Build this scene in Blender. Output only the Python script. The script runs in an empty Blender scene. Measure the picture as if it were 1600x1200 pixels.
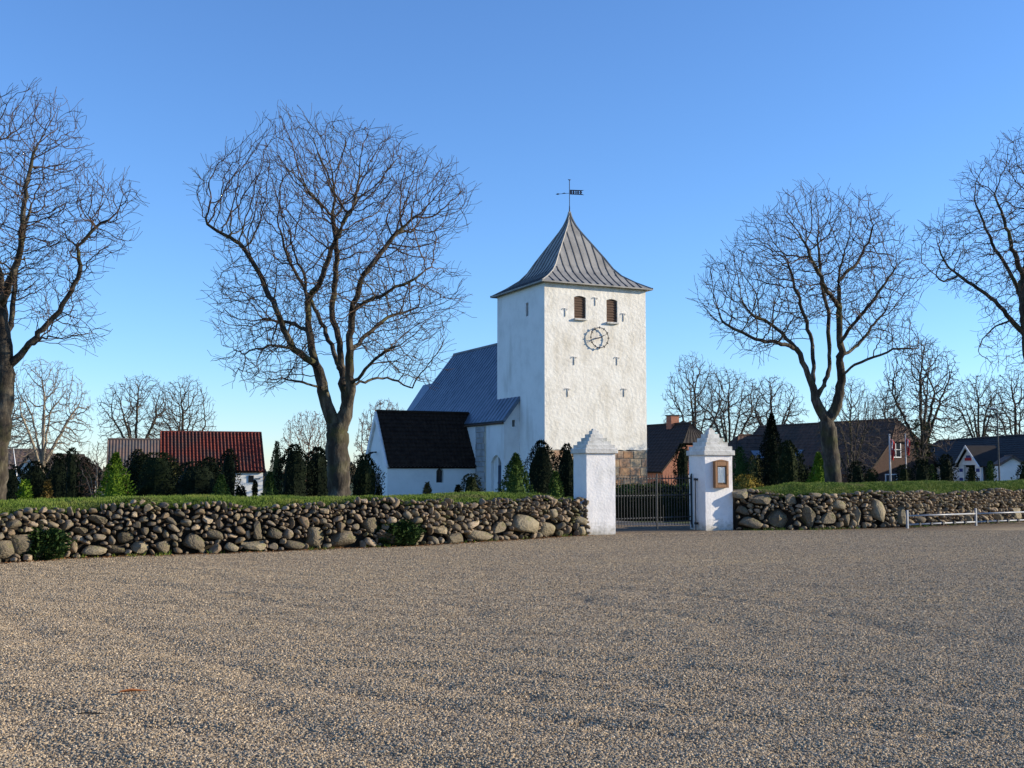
import bpy, bmesh, math, random
import numpy as np
from mathutils import Vector, Matrix, noise as mnoise
S = bpy.context.scene
COL = S.collection
# ---------------------------------------------------------------- camera
F = 1740.0; EYE = 1.65; PITCH = math.atan(135 / F)
cam = bpy.data.cameras.new('camera'); cam.sensor_width = 36; cam.lens = 36 * F / 1600
cam.clip_end = 6000; cam.clip_start = 0.1
camo = bpy.data.objects.new('camera', cam); COL.objects.link(camo)
camo.location = (0, 0, EYE); camo.rotation_euler = (math.pi / 2 + PITCH, 0, 0)
S.camera = camo
# ---------------------------------------------------------------- light
SUN_EL = math.radians(17); SUN_A = math.radians(-2.5)      # sun almost exactly to the right of the view
sv = Vector((math.cos(SUN_A) * math.cos(SUN_EL), -math.sin(SUN_A) * math.cos(SUN_EL), math.sin(SUN_EL)))
W = bpy.data.worlds.new('World'); S.world = W; W.use_nodes = True
nt = W.node_tree
sky = nt.nodes.new('ShaderNodeTexSky'); sky.sky_type = 'NISHITA'; sky.sun_disc = False
sky.sun_elevation = SUN_EL; sky.sun_rotation = math.atan2(sv.x, sv.y)
sky.altitude = 0; sky.air_density = 1.0; sky.dust_density = 0.0; sky.ozone_density = 6.0
tint = nt.nodes.new('ShaderNodeMix'); tint.data_type = 'RGBA'; tint.blend_type = 'MULTIPLY'; tint.inputs['Factor'].default_value = 1
tint.inputs['B'].default_value = (.98, 1.00, 1.08, 1)
nt.links.new(sky.outputs[0], tint.inputs['A']); nt.links.new(tint.outputs['Result'], nt.nodes['Background'].inputs[0])
nt.nodes['Background'].inputs[1].default_value = 0.15
sl = bpy.data.lights.new('sun', 'SUN'); sl.energy = 5.0; sl.angle = math.radians(0.5); sl.color = (1.0, 0.87, 0.66)
slo = bpy.data.objects.new('sun', sl); COL.objects.link(slo)
slo.rotation_euler = (-sv).to_track_quat('-Z', 'Y').to_euler(); slo.location = (60, -10, 40)
vs = S.view_settings; vs.view_transform = 'Standard'; vs.look = 'None'; vs.exposure = 0.62; vs.gamma = 1.0
vs.use_curve_mapping = False

# ---------------------------------------------------------------- helpers
def ray(px, py):
    v = 600 - py
    return Vector((px - 800, F * math.cos(PITCH) - v * math.sin(PITCH), F * math.sin(PITCH) + v * math.cos(PITCH)))
def at(px, py, Y):
    d = ray(px, py); return Vector((0, 0, EYE)) + d * (Y / d.y)
def gr(px, py, z=0.0):
    d = ray(px, py); return Vector((0, 0, EYE)) + d * ((z - EYE) / d.z)
def sstep(a, b, x):
    t = min(1, max(0, (x - a) / (b - a))); return t * t * (3 - 2 * t)
def lerp(a, b, t): return a + (b - a) * t

class MB:
    def __init__(s): s.v = []; s.f = []
    def add(s, vs, fs):
        n = len(s.v); s.v += [tuple(v) for v in vs]; s.f += [tuple(i + n for i in f) for f in fs]; return s
    def box(s, x0, x1, y0, y1, z0, z1):
        return s.add([(x0,y0,z0),(x1,y0,z0),(x1,y1,z0),(x0,y1,z0),(x0,y0,z1),(x1,y0,z1),(x1,y1,z1),(x0,y1,z1)],
                     [(0,3,2,1),(4,5,6,7),(0,1,5,4),(1,2,6,5),(2,3,7,6),(3,0,4,7)])
    def bar(s, a, b, r, k=6, r2=None):
        return s.tube([a, b], [r, r if r2 is None else r2], k)
    def tube(s, pts, rs, k=6, caps=True):
        pts = [Vector(p) for p in pts]; n0 = len(s.v); N = len(pts)
        for i, p in enumerate(pts):
            t = (pts[min(i+1, N-1)] - pts[max(i-1, 0)])
            if t.length < 1e-9: t = Vector((0,0,1))
            t.normalize()
            u = t.cross(Vector((0.31, 0.17, 0.93)));
            if u.length < .05: u = t.cross(Vector((1,0,0)))
            u.normalize(); w = t.cross(u)
            for j in range(k):
                q = p + (u * math.cos(j*math.tau/k) + w * math.sin(j*math.tau/k)) * rs[i]; s.v.append(tuple(q))
        for i in range(N - 1):
            for j in range(k):
                a = n0 + i*k + j; b = n0 + i*k + (j+1) % k
                s.f.append((a, b, b + k, a + k))
        if caps and k > 2:
            s.f.append(tuple(n0 + j for j in range(k))[::-1]); s.f.append(tuple(n0 + (N-1)*k + j for j in range(k)))
        return s
    def prism(s, poly, d):      # planar polygon extruded by vector d
        n = len(poly); P = [Vector(p) for p in poly]; d = Vector(d)
        s.add([*P, *[p + d for p in P]], [tuple(range(n))[::-1], tuple(range(n, 2*n))] +
              [(i, (i+1) % n, (i+1) % n + n, i + n) for i in range(n)])
        return s
    def build(s, name, mat, parent=None, smooth=False, bevel=0):
        return build_mesh(name, s.v, s.f, mat, parent, smooth, bevel)
def build_mesh(name, v, f, mat, parent=None, smooth=False, bevel=0):
    me = bpy.data.meshes.new(name); me.from_pydata(v, [], f)
    bm = bmesh.new(); bm.from_mesh(me)
    if len(f) < 6000: bmesh.ops.recalc_face_normals(bm, faces=bm.faces)
    if bevel: bmesh.ops.bevel(bm, geom=list(bm.edges), offset=bevel, segments=1, affect='EDGES')
    bm.to_mesh(me); bm.free()
    if smooth: me.polygons.foreach_set('use_smooth', [True] * len(me.polygons))
    me.materials.append(M[mat] if isinstance(mat, str) else mat)
    return link(name, me, parent)
def link(name, me, parent=None):
    o = bpy.data.objects.new(name, me); COL.objects.link(o); o.parent = parent; return o
def empty(name, loc=(0,0,0), rz=0, parent=None):
    o = bpy.data.objects.new(name, None); COL.objects.link(o); o.location = loc; o.rotation_euler = (0,0,rz)
    o.parent = parent; o.empty_display_size = .2; return o
def tag(o, label, cat, group=None, kind=None):
    o['label'] = label; o['category'] = cat
    if group: o['group'] = group
    if kind: o['kind'] = kind
    return o
def structure(o, label=None, cat=None):
    o['kind'] = 'structure'
    if label: o['label'] = label
    if cat: o['category'] = cat
    return o

# ---------------------------------------------------------------- materials
M = {}
def mat(name, cols, scale=5.0, detail=6, rough=.85, bump=0, bscale=None, bdist=.02, metallic=0, rnd=0, voro=0, spec=.3,
        fac_lo=.3, fac_hi=.7, coord='Object', stretch=None, dirt=None, attr=None, splash=None):
    m = bpy.data.materials.new(name); m.use_nodes = True; n = m.node_tree.nodes; l = m.node_tree.links
    b = n['Principled BSDF']; b.inputs['Roughness'].default_value = rough; b.inputs['Metallic'].default_value = metallic
    b.inputs['Specular IOR Level'].default_value = spec
    tc = n.new('ShaderNodeTexCoord'); src = tc.outputs[coord]
    if stretch:
        mp = n.new('ShaderNodeMapping'); mp.inputs['Scale'].default_value = stretch; l.new(src, mp.inputs[0]); src = mp.outputs[0]
    nz = n.new('ShaderNodeTexNoise'); nz.inputs['Scale'].default_value = scale; nz.inputs['Detail'].default_value = detail
    nz.inputs['Roughness'].default_value = .65
    l.new(src, nz.inputs['Vector'])
    fac = nz.outputs['Fac']
    mr = n.new('ShaderNodeMapRange'); mr.inputs['From Min'].default_value = fac_lo; mr.inputs['From Max'].default_value = fac_hi
    l.new(fac, mr.inputs[0]); fac = mr.outputs[0]
    if voro:
        vo = n.new('ShaderNodeTexVoronoi'); vo.inputs['Scale'].default_value = voro; l.new(src, vo.inputs['Vector'])
        sx = n.new('ShaderNodeSeparateColor'); l.new(vo.outputs['Color'], sx.inputs[0])
        mx = n.new('ShaderNodeMath'); mx.operation = 'MULTIPLY_ADD'; l.new(sx.outputs[0], mx.inputs[0]); mx.inputs[1].default_value = .75
        m2 = n.new('ShaderNodeMath'); m2.operation = 'MULTIPLY'; l.new(fac, m2.inputs[0]); m2.inputs[1].default_value = .25
        l.new(m2.outputs[0], mx.inputs[2]); fac = mx.outputs[0]
    if rnd:
        oi = n.new('ShaderNodeObjectInfo')
        a = n.new('ShaderNodeMath'); a.operation = 'MULTIPLY'; l.new(oi.outputs['Random'], a.inputs[0]); a.inputs[1].default_value = rnd
        c = n.new('ShaderNodeMath'); c.operation = 'MULTIPLY_ADD'; l.new(fac, c.inputs[0]); c.inputs[1].default_value = 1 - rnd
        l.new(a.outputs[0], c.inputs[2]); fac = c.outputs[0]
    cr = n.new('ShaderNodeValToRGB'); l.new(fac, cr.inputs[0])
    el = cr.color_ramp.elements
    while len(el) < len(cols): el.new(.5)
    for i, c in enumerate(cols):
        if len(c) == 2: pos, c = c
        else: pos = i / max(1, len(cols) - 1)
        el[i].position = pos; el[i].color = (*c, 1)
    out = cr.outputs[0]
    if dirt:        # (colour, noise scale, lo, hi, stretch)
        dn = n.new('ShaderNodeTexNoise'); dn.inputs['Scale'].default_value = dirt[1]; dn.inputs['Detail'].default_value = 5
        mp = n.new('ShaderNodeMapping'); mp.inputs['Scale'].default_value = dirt[4] if len(dirt) > 4 else (1,1,1)
        l.new(tc.outputs[coord], mp.inputs[0]); l.new(mp.outputs[0], dn.inputs['Vector'])
        dm = n.new('ShaderNodeMapRange'); dm.inputs['From Min'].default_value = dirt[2]; dm.inputs['From Max'].default_value = dirt[3]
        l.new(dn.outputs['Fac'], dm.inputs[0])
        mi = n.new('ShaderNodeMix'); mi.data_type = 'RGBA'; l.new(dm.outputs[0], mi.inputs['Factor']); l.new(out, mi.inputs['A'])
        mi.inputs['B'].default_value = (*dirt[0], 1); out = mi.outputs['Result']
    if attr:        # (attribute, colour multiplier)
        at_ = n.new('ShaderNodeAttribute'); at_.attribute_name = attr[0]
        mi = n.new('ShaderNodeMix'); mi.data_type = 'RGBA'; mi.blend_type = 'MULTIPLY'; l.new(at_.outputs['Fac'], mi.inputs['Factor'])
        l.new(out, mi.inputs['A']); mi.inputs['B'].default_value = (*attr[1], 1); out = mi.outputs['Result']
    if splash:      # mud and algae splashed up from the ground
        sp = n.new('ShaderNodeSeparateXYZ'); l.new(tc.outputs['Object'], sp.inputs[0])
        sn = n.new('ShaderNodeTexNoise'); sn.inputs['Scale'].default_value = 9; sn.inputs['Detail'].default_value = 6; l.new(tc.outputs['Object'], sn.inputs['Vector'])
        sa = n.new('ShaderNodeMath'); sa.operation = 'MULTIPLY_ADD'; l.new(sn.outputs['Fac'], sa.inputs[0]); sa.inputs[1].default_value = -.55; l.new(sp.outputs[2], sa.inputs[2])
        sm_ = n.new('ShaderNodeMapRange'); l.new(sa.outputs[0], sm_.inputs[0])
        for k_, v_ in zip(('From Min','From Max','To Min','To Max'), (-.30, .02, .75, 0)): sm_.inputs[k_].default_value = v_
        mi = n.new('ShaderNodeMix'); mi.data_type = 'RGBA'; l.new(sm_.outputs[0], mi.inputs['Factor']); l.new(out, mi.inputs['A'])
        mi.inputs['B'].default_value = (*splash, 1); out = mi.outputs['Result']
    l.new(out, b.inputs['Base Color'])
    if bump:
        bn = n.new('ShaderNodeTexNoise'); bn.inputs['Scale'].default_value = bscale or scale * 3; bn.inputs['Detail'].default_value = 6
        l.new(src, bn.inputs['Vector']); h = bn.outputs['Fac']
        if voro:
            h = vo.outputs['Distance']
        bp = n.new('ShaderNodeBump'); bp.inputs['Strength'].default_value = bump; bp.inputs['Distance'].default_value = bdist
        bp.invert = bool(voro)
        l.new(h, bp.inputs['Height']); l.new(bp.outputs[0], b.inputs['Normal'])
    M[name] = m; return m
mat('plaster', [(.60,.57,.51),(.73,.70,.64),(.79,.77,.72)], 1.3, bump=.5, bscale=5.5, bdist=.06, dirt=((.50,.45,.36),.9,.54,.80,(1,1,.35)))
mat('plaster_smooth', [(.66,.66,.64),(.76,.76,.74),(.80,.80,.78)], .8, bump=.35, bscale=5, bdist=.03, dirt=((.42,.40,.36),.8,.60,.85,(1,1,.25)))
mat('pillar_plaster', [(.68,.66,.65),(.78,.76,.75),(.82,.80,.79)], 2.5, bump=.45, bscale=16, bdist=.02, dirt=((.50,.49,.45),1.6,.55,.85), splash=(.26,.235,.17))
mat('cap_plaster', [(.40,.39,.37),(.56,.55,.52),(.68,.67,.64)], 5, bump=.5, bscale=22, bdist=.02, dirt=((.30,.30,.24),3.5,.55,.8))
mat('ashlar_face', [(.24,.19,.14),(.36,.20,.11),(.44,.33,.21),(.30,.25,.19),(.42,.24,.14),(.40,.36,.29)], 3, bump=.6, bscale=7, bdist=.05, rnd=.7)
mat('mortar', [(.42,.37,.29),(.55,.50,.42)], 6, bump=.4)
mat('rough_masonry', [(.26,.27,.28),(.36,.37,.38),(.46,.46,.45)], 2.4, bump=.8, bscale=4, bdist=.08)
mat('lead', [(.20,.195,.185),(.27,.262,.248),(.33,.32,.30)], 1.2, rough=.6, metallic=.1, bump=.25, bscale=3, bdist=.02, dirt=((.13,.13,.13),1.4,.5,.8,(1,1,.3)))
mat('lead_blue', [(.10,.13,.17),(.15,.185,.235),(.20,.235,.285)], 1.6, rough=.42, metallic=.55, bump=.2, bscale=4, bdist=.02)
mat('lead_seam', [(.05,.05,.05),(.09,.09,.09)], 4, rough=.6, metallic=.2)
mat('black_tile', [(.016,.010,.008),(.045,.029,.021)], 3, rough=.9, spec=.1)
mat('red_tile', [(.045,.014,.011),(.12,.024,.016),(.18,.038,.024)], 5, rough=.75, bump=.3, dirt=((.05,.035,.03),.7,.45,.75))
mat('brown_tile', [(.050,.030,.022),(.085,.048,.034),(.12,.070,.048)], 2.5, rough=.85, dirt=((.035,.032,.026),.6,.45,.75))
mat('dark_tile', [(.018,.015,.014),(.035,.028,.026)], 2, rough=.85)
mat('sheet_roof', [(.06,.052,.047),(.095,.08,.072),(.12,.105,.10)], 1.5, rough=.8, dirt=((.16,.10,.08),1.1,.45,.7,(1,1,.2)))
mat('brick_wall', [(.20,.085,.055),(.30,.13,.085),(.34,.17,.11)], 9, rough=.9, bump=.3)
mat('shaded_brick', [(.045,.026,.021),(.07,.04,.031),(.085,.055,.042)], 9, rough=.9, bump=.3)  # brick with the tree shade on the gable put into its colour
mat('white_wall', [(.70,.70,.68),(.80,.80,.79)], 2, rough=.8)
mat('white_paint', [(.72,.72,.72),(.80,.80,.80)], 4, rough=.5)
mat('white_gloss', [(.22,.235,.26),(.34,.35,.37)], 8, rough=.4, dirt=((.35,.33,.30),7,.55,.8))
mat('louver_wood', [(.07,.042,.028),(.13,.08,.055)], 6, rough=.85, stretch=(.4,1,8))
mat('dark_void', [(.012,.012,.013),(.016,.016,.018)], 2, rough=.9)
mat('glass', [(.020,.024,.030),(.035,.04,.048)], 2, rough=.08, spec=.5)
mat('skylight_glass', [(.10,.13,.17),(.16,.19,.23)], 2, rough=.05, spec=.6)
mat('iron', [(.020,.021,.023),(.045,.046,.050)], 20, rough=.55, metallic=.3)
mat('gate_iron', [(.02,.022,.026),(.045,.048,.055)], 12, rough=.5, metallic=.4)
mat('clock_iron', [(.055,.055,.06),(.085,.085,.09)], 8, rough=.6, metallic=.3)
mat('vane_metal', [(.012,.014,.03),(.03,.032,.05)], 8, rough=.5, metallic=.3)
mat('blue_door', [(.030,.045,.075),(.05,.065,.10)], 4, rough=.5)
mat('oak', [(.16,.075,.032),(.26,.13,.06),(.31,.165,.08)], 9, rough=.55, stretch=(6,6,1), bump=.2)
mat('paper', [(.66,.68,.70),(.76,.77,.78)], 2, rough=.7)
mat('brown_post', [(.05,.05,.05),(.09,.09,.09)], 5)
mat('red_cloth', [(.40,.018,.022),(.52,.03,.03)], 5, rough=.8)
mat('sign_blue', [(.02,.03,.16),(.03,.05,.22)], 5, rough=.5)
mat('bark', [(.016,.013,.010),(.042,.034,.026),(.14,.12,.09)], 5, rough=.95, bump=.9, bscale=9, bdist=.05, stretch=(1,1,.35), dirt=((.070,.070,.022),1.3,.52,.74))
mat('twig', [(.022,.014,.010),(.058,.036,.025),(.11,.072,.050)], 1.2, rough=.9, dirt=((.075,.065,.028),.55,.55,.7))
mat('pale_bark', [(.10,.085,.065),(.24,.20,.15),(.34,.29,.22)], 4, rough=.95, bump=.6, bscale=8, bdist=.04)
mat('far_twig', [(.055,.042,.034),(.10,.080,.066)], .6, rough=.95)
mat('pale_twig', [(.11,.085,.066),(.20,.16,.125)], .8, rough=.95)
mat('red_twig', [(.10,.055,.038),(.16,.095,.065)], .8, rough=.95)
mat('stone', [(0,(.05,.047,.045)),(.2,(.125,.105,.08)),(.34,(.22,.155,.10)),(.48,(.28,.225,.15)),(.62,(.165,.145,.115)),(.76,(.34,.25,.17)),(.9,(.42,.36,.27)),(1,(.27,.13,.08))],
    3.5, rough=.9, rnd=.72, bump=.7, bscale=11, bdist=.03, dirt=((.085,.085,.035),2.2,.52,.70), fac_lo=.25, fac_hi=.75)
mat('stone_grey', [(.07,.062,.046),(.14,.115,.08),(.24,.20,.14)], 3, rough=.9, rnd=.5, bump=.9, bscale=6, bdist=.05, dirt=((.10,.10,.04),1.8,.52,.70))
mat('stone_tan', [(.12,.10,.07),(.22,.185,.125),(.33,.28,.20)], 3, rough=.9, rnd=.4, bump=.8, bscale=7, bdist=.04, dirt=((.16,.16,.06),2.0,.55,.72))
mat('earth', [(.018,.014,.010),(.035,.027,.019)], 8, rough=1, bump=.6)
mat('grass_soil', [(.045,.070,.012),(.075,.110,.020),(.10,.125,.032)], 2.5, rough=1, bump=.6, bscale=20, bdist=.03)
mat('grass_blade', [(.06,.11,.012),(.12,.18,.022),(.20,.22,.045)], 1.6, rough=.8, dirt=((.17,.15,.06),1.0,.55,.72))
mat('lawn', [(.030,.045,.012),(.055,.075,.020),(.07,.075,.03)], .4, rough=1, bump=.4, bscale=8)
mat('gravel', [(0,(.09,.064,.038)),(.25,(.23,.169,.102)),(.5,(.36,.27,.167)),(.72,(.43,.33,.212)),(.88,(.32,.256,.176)),(1,(.57,.475,.33))],
    3.0, rough=.95, voro=70, bump=1.0, bdist=.022, dirt=((.40,.30,.175),.35,.46,.66,(.35,1.1,1)), attr=('dark_band', (.45,.43,.45)))
mat('pebble', [(0,(.053,.043,.035)),(.22,(.175,.136,.093)),(.42,(.35,.26,.16)),(.58,(.43,.333,.217)),(.74,(.285,.25,.193)),(.88,(.53,.393,.24)),(1,(.71,.61,.46))],
    8, rough=.85, rnd=.9)
mat('path', [(.10,.095,.09),(.16,.15,.14)], 6, rough=1, bump=.4, bscale=40)
mat('dead_leaf', [(.13,.055,.022),(.24,.11,.04),(.20,.12,.06)], 3, rough=.8)
mat('orange_leaf', [(.30,.09,.02),(.36,.13,.04)], 9, rough=.8)
for nm, c in dict(yew=((.004,.006,.0035),(.009,.014,.007),(.016,.024,.011)), thuja=((.022,.042,.012),(.05,.085,.02),(.085,.13,.03)),
                  bright=((.030,.062,.007),(.085,.15,.014),(.17,.24,.03)), gold=((.10,.075,.016),(.20,.15,.03),(.30,.24,.06)),
                  rust=((.06,.045,.014),(.11,.075,.022),(.15,.11,.035)), juniper=((.018,.036,.011),(.034,.062,.017),(.058,.09,.026)),
                  olive=((.03,.034,.013),(.06,.062,.022),(.10,.10,.04)), box=((.007,.011,.005),(.015,.022,.008),(.028,.038,.013)),
                  ivy=((.016,.026,.008),(.035,.05,.015),(.06,.075,.025))).items():
    mat(nm, c, 3.5, rough=.9, rnd=.15, spec=.08)
mat('far_wood', [(.040,.036,.026),(.07,.062,.045)], .3, rough=1)

rng = random.Random(7); nrg = np.random.default_rng(11)
# ================================================================ ground
LW = [gr(*q) for q in [(0,880),(110,872),(400,862),(660,852),(915,838)]]
d0 = (LW[1] - LW[0]).normalized()
LWP = [LW[0] + Vector((-6.5,-4.4,0)), LW[0] + Vector((-2.6,-1.7,0))] + LW[:-1] + [Vector((1.82,28.55,0)), Vector((2.02,28.80,0))]
RWP = [Vector((6.02,31.05,0)), Vector((7.2,31.10,0)), Vector((8.54,31.25,0)), Vector((11.6,32.75,0)), Vector((16.6,36.4,0)), Vector((23,41.5,0))]
ALLP = LWP + RWP
def wall_y(x):
    P = ALLP
    if x <= P[0].x: return P[0].y + (x - P[0].x) * .6
    for a, b in zip(P, P[1:]):
        if a.x <= x <= b.x: return lerp(a.y, b.y, (x - a.x) / max(1e-6, b.x - a.x))
    return P[-1].y + (x - P[-1].x) * .7
def terr(x, y):
    return -.06 - .85 * sstep(42, 75, y) * (1 - .35 * sstep(0, 20, x))
def fh(x, y):      # gravel relief: shallow rakes, wheel marks and scuffs
    n = mnoise.noise(Vector((x * .9, y * 1.5, 0))) * .016 + mnoise.noise(Vector((x * 2.6, y * 4.5, 3))) * .024 + mnoise.noise(Vector((x * 5, y * 8, 13))) * .012
    n += mnoise.noise(Vector((x * .25, y * .3, 9))) * .02
    k = mnoise.noise(Vector((x * .5 + y * .6, y * .35, 21)))
    n += -.034 * max(0, 1 - abs(k) * 9) * sstep(26, 12, y)
    return n * lerp(1.0, .35, sstep(16, 28, y))
def coords(lo, flo, fhi, hi, step, grow=1.35):
    c = list(np.arange(flo, fhi + 1e-6, step)); s = step; x = fhi
    while x < hi: s *= grow; x += s; c.append(x)
    s = step; x = flo; pre = []
    while x > lo: s *= grow; x -= s; pre.append(x)
    return pre[::-1] + c
xs = coords(-70, -13.0, 20, 70, .16); ys = coords(-30, 4.5, 36, 48, .14)
V = []; idx = {}; Fc = []; dark_band = []
for j, y in enumerate(ys):
    for i, x in enumerate(xs):
        idx[i, j] = len(V); V.append((x, y, fh(x, y)))
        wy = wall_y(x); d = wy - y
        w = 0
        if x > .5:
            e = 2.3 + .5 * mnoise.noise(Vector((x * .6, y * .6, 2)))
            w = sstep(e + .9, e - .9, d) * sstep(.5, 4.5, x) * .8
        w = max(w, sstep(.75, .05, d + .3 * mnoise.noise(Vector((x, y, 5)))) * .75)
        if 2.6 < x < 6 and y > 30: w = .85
        dark_band.append(w)  # gravel made darker towards the wall foot and in the gateway
for j in range(len(ys) - 1):
    for i in range(len(xs) - 1):
        xm = (xs[i] + xs[i+1]) / 2; ym = (ys[j] + ys[j+1]) / 2
        if ym < wall_y(xm) + .9 or (2.2 < xm < 6.1 and ym < 34):
            Fc.append((idx[i,j], idx[i+1,j], idx[i+1,j+1], idx[i,j+1]))
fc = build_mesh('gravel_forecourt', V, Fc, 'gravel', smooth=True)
a = fc.data.attributes.new('dark_band', 'FLOAT', 'POINT'); a.data.foreach_set('value', dark_band)
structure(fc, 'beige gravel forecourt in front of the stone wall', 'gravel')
txs = coords(-1800, -40, 50, 1800, 4, 1.5); tys = coords(-300, -20, 110, 3000, 4, 1.5)
V = [(x, y, terr(x, y)) for y in tys for x in txs]; n = len(txs)
structure(build_mesh('ground', V, [(j*n+i, j*n+i+1, (j+1)*n+i+1, (j+1)*n+i) for j in range(len(tys)-1) for i in range(n-1)], 'lawn', smooth=True),
          'dark winter grass of the churchyard and fields behind', 'grass')
V = []; Fc = []
pl = [(4.15,33.2),(4.2,35),(2.6,36.6),(.6,40),(-.2,48),(.6,55.5)]
for i, (x, y) in enumerate(pl):
    for s in (-1.5, 1.5): V.append((x + s, y, terr(x, y) + .035))
Fc = [(2*i, 2*i+1, 2*i+3, 2*i+2) for i in range(len(pl)-1)]
structure(build_mesh('churchyard_path', V, Fc, 'path'), 'grey path leading from the gate to the church', 'path')

# loose pebbles over the near gravel (real stones, scattered with geometry nodes)
px_ = list(np.arange(-12.04, 15.01, .16)); py_ = list(np.arange(4.92, 31, .14))
V = []; Fc = []; n = len(px_)
for y in py_:
    for x in px_: V.append((x, y, fh(x, y)))
for j in range(len(py_) - 1):
    for i in range(n - 1):
        xm = px_[i] + .08; ym = py_[j]
        if abs(xm) < ym * .50 + .5 and ym < wall_y(xm) - .25: Fc.append((j*n+i, j*n+i+1, (j+1)*n+i+1, (j+1)*n+i))
pb = build_mesh('gravel_pebbles', V, Fc, 'pebble')
tag(pb, 'loose light and dark pebbles scattered over the near gravel', 'pebbles', kind='stuff')
g = bpy.data.node_groups.new('scatter_pebbles', 'GeometryNodeTree')
g.interface.new_socket('Geometry', in_out='INPUT', socket_type='NodeSocketGeometry')
g.interface.new_socket('Geometry', in_out='OUTPUT', socket_type='NodeSocketGeometry')
N = g.nodes; L = g.links
gi = N.new('NodeGroupInput'); go = N.new('NodeGroupOutput')
pos = N.new('GeometryNodeInputPosition'); sx = N.new('ShaderNodeSeparateXYZ'); L.new(pos.outputs[0], sx.inputs[0])
mr = N.new('ShaderNodeMapRange'); L.new(sx.outputs[1], mr.inputs[0])
for k, v in zip(('From Min','From Max','To Min','To Max'), (6, 21, 4300, 900)): mr.inputs[k].default_value = v
nz = N.new('ShaderNodeTexNoise'); nz.inputs['Scale'].default_value = 1.3; nz.inputs['Detail'].default_value = 3
mm = N.new('ShaderNodeMapRange'); L.new(nz.outputs[0], mm.inputs[0])
for k, v in zip(('From Min','From Max','To Min','To Max'), (.35, .65, .7, 1.2)): mm.inputs[k].default_value = v
mu = N.new('ShaderNodeMath'); mu.operation = 'MULTIPLY'; L.new(mr.outputs[0], mu.inputs[0]); L.new(mm.outputs[0], mu.inputs[1])
dp = N.new('GeometryNodeDistributePointsOnFaces'); L.new(gi.outputs[0], dp.inputs['Mesh']); L.new(mu.outputs[0], dp.inputs['Density'])
ico = N.new('GeometryNodeMeshIcoSphere'); ico.inputs['Radius'].default_value = .0085; ico.inputs['Subdivisions'].default_value = 1
sm = N.new('GeometryNodeSetMaterial'); sm.inputs['Material'].default_value = M['pebble']; L.new(ico.outputs[0], sm.inputs[0])
ip = N.new('GeometryNodeInstanceOnPoints'); L.new(dp.outputs['Points'], ip.inputs['Points']); L.new(sm.outputs[0], ip.inputs['Instance'])
r1 = N.new('FunctionNodeRandomValue'); r1.data_type = 'FLOAT_VECTOR'; r1.inputs[0].default_value = (-.5,-.5,0); r1.inputs[1].default_value = (.5,.5,6.28)
L.new(r1.outputs[0], ip.inputs['Rotation'])
r2 = N.new('FunctionNodeRandomValue'); r2.data_type = 'FLOAT_VECTOR'; r2.inputs[0].default_value = (.5,.4,.35); r2.inputs[1].default_value = (1.9,1.4,1.2)
r2.inputs['Seed'].default_value = 4
L.new(r2.outputs[0], ip.inputs['Scale']); L.new(ip.outputs[0], go.inputs[0])
md = pb.modifiers.new('scatter', 'NODES'); md.node_group = g

# ================================================================ field-stone walls and grass banks
class Path2:
    def __init__(s, P):
        s.P = [Vector((p.x, p.y, 0)) for p in P]; s.L = [0]
        for a, b in zip(s.P, s.P[1:]): s.L.append(s.L[-1] + (b - a).length)
        s.len = s.L[-1]
    def seg(s, u):
        for i in range(len(s.P) - 1):
            if u <= s.L[i+1] or i == len(s.P) - 2: return i
    def pos(s, u):
        i = s.seg(u); t = (u - s.L[i]) / (s.L[i+1] - s.L[i]); return s.P[i].lerp(s.P[i+1], t)
    def dir(s, u):
        e = .5; d = s.pos(min(s.len, u + e)) - s.pos(max(0, u - e)); return d.normalized()
    def pt(s, u, back, z):
        d = s.dir(u); p = s.pos(u); return Vector((p.x - d.y * back, p.y + d.x * back, z))
    def from_px(s, px, py):
        d = ray(px, py); best = None
        for i in range(len(s.P) - 1):
            a, b = s.P[i], s.P[i+1]; e = b - a
            den = d.x * e.y - d.y * e.x
            if abs(den) < 1e-9: continue
            t = (a.x * e.y - a.y * e.x) / den
            q = d * t; w = (Vector((q.x, q.y, 0)) - a).dot(e) / e.length_squared
            if -.001 <= w <= 1.001: best = (s.L[i] + w * e.length, EYE + d.z * t, q.y)
        return best
stone_meshes = []
for k in range(14):
    bm = bmesh.new(); bmesh.ops.create_icosphere(bm, subdivisions=2, radius=1)
    off = Vector((k * 7.3, k * 3.1, k)); pw = rng.choice((.6, .7, .85, 1.0))
    cuts = [(Vector((rng.gauss(0,1), rng.gauss(0,1), rng.gauss(0,1))).normalized(), rng.uniform(.42, .8)) for _ in range(8)]
    for v in bm.verts:
        c = v.co
        c = Vector([math.copysign(abs(q) ** pw, q) for q in c]); c = c / max(1, c.length * .93)
        for nn, dd in cuts:
            e = c.dot(nn) - dd
            if e > 0: c -= nn * e * .8
        c *= 1 + .22 * mnoise.noise(v.co * 1.5 + off) + .07 * mnoise.noise(v.co * 4 + off)
        v.co = c
    me = bpy.data.meshes.new('stone'); bm.to_mesh(me); bm.free()
    me.polygons.foreach_set('use_smooth', [k % 3 != 0] * len(me.polygons)); me.materials.append(M['stone']); stone_meshes.append(me)
def variant(k, mt):
    key = (k, mt)
    if key not in variant.c:
        m = stone_meshes[k].copy(); m.materials[0] = M[mt]; variant.c[key] = m
    return variant.c[key]
variant.c = {}
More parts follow.
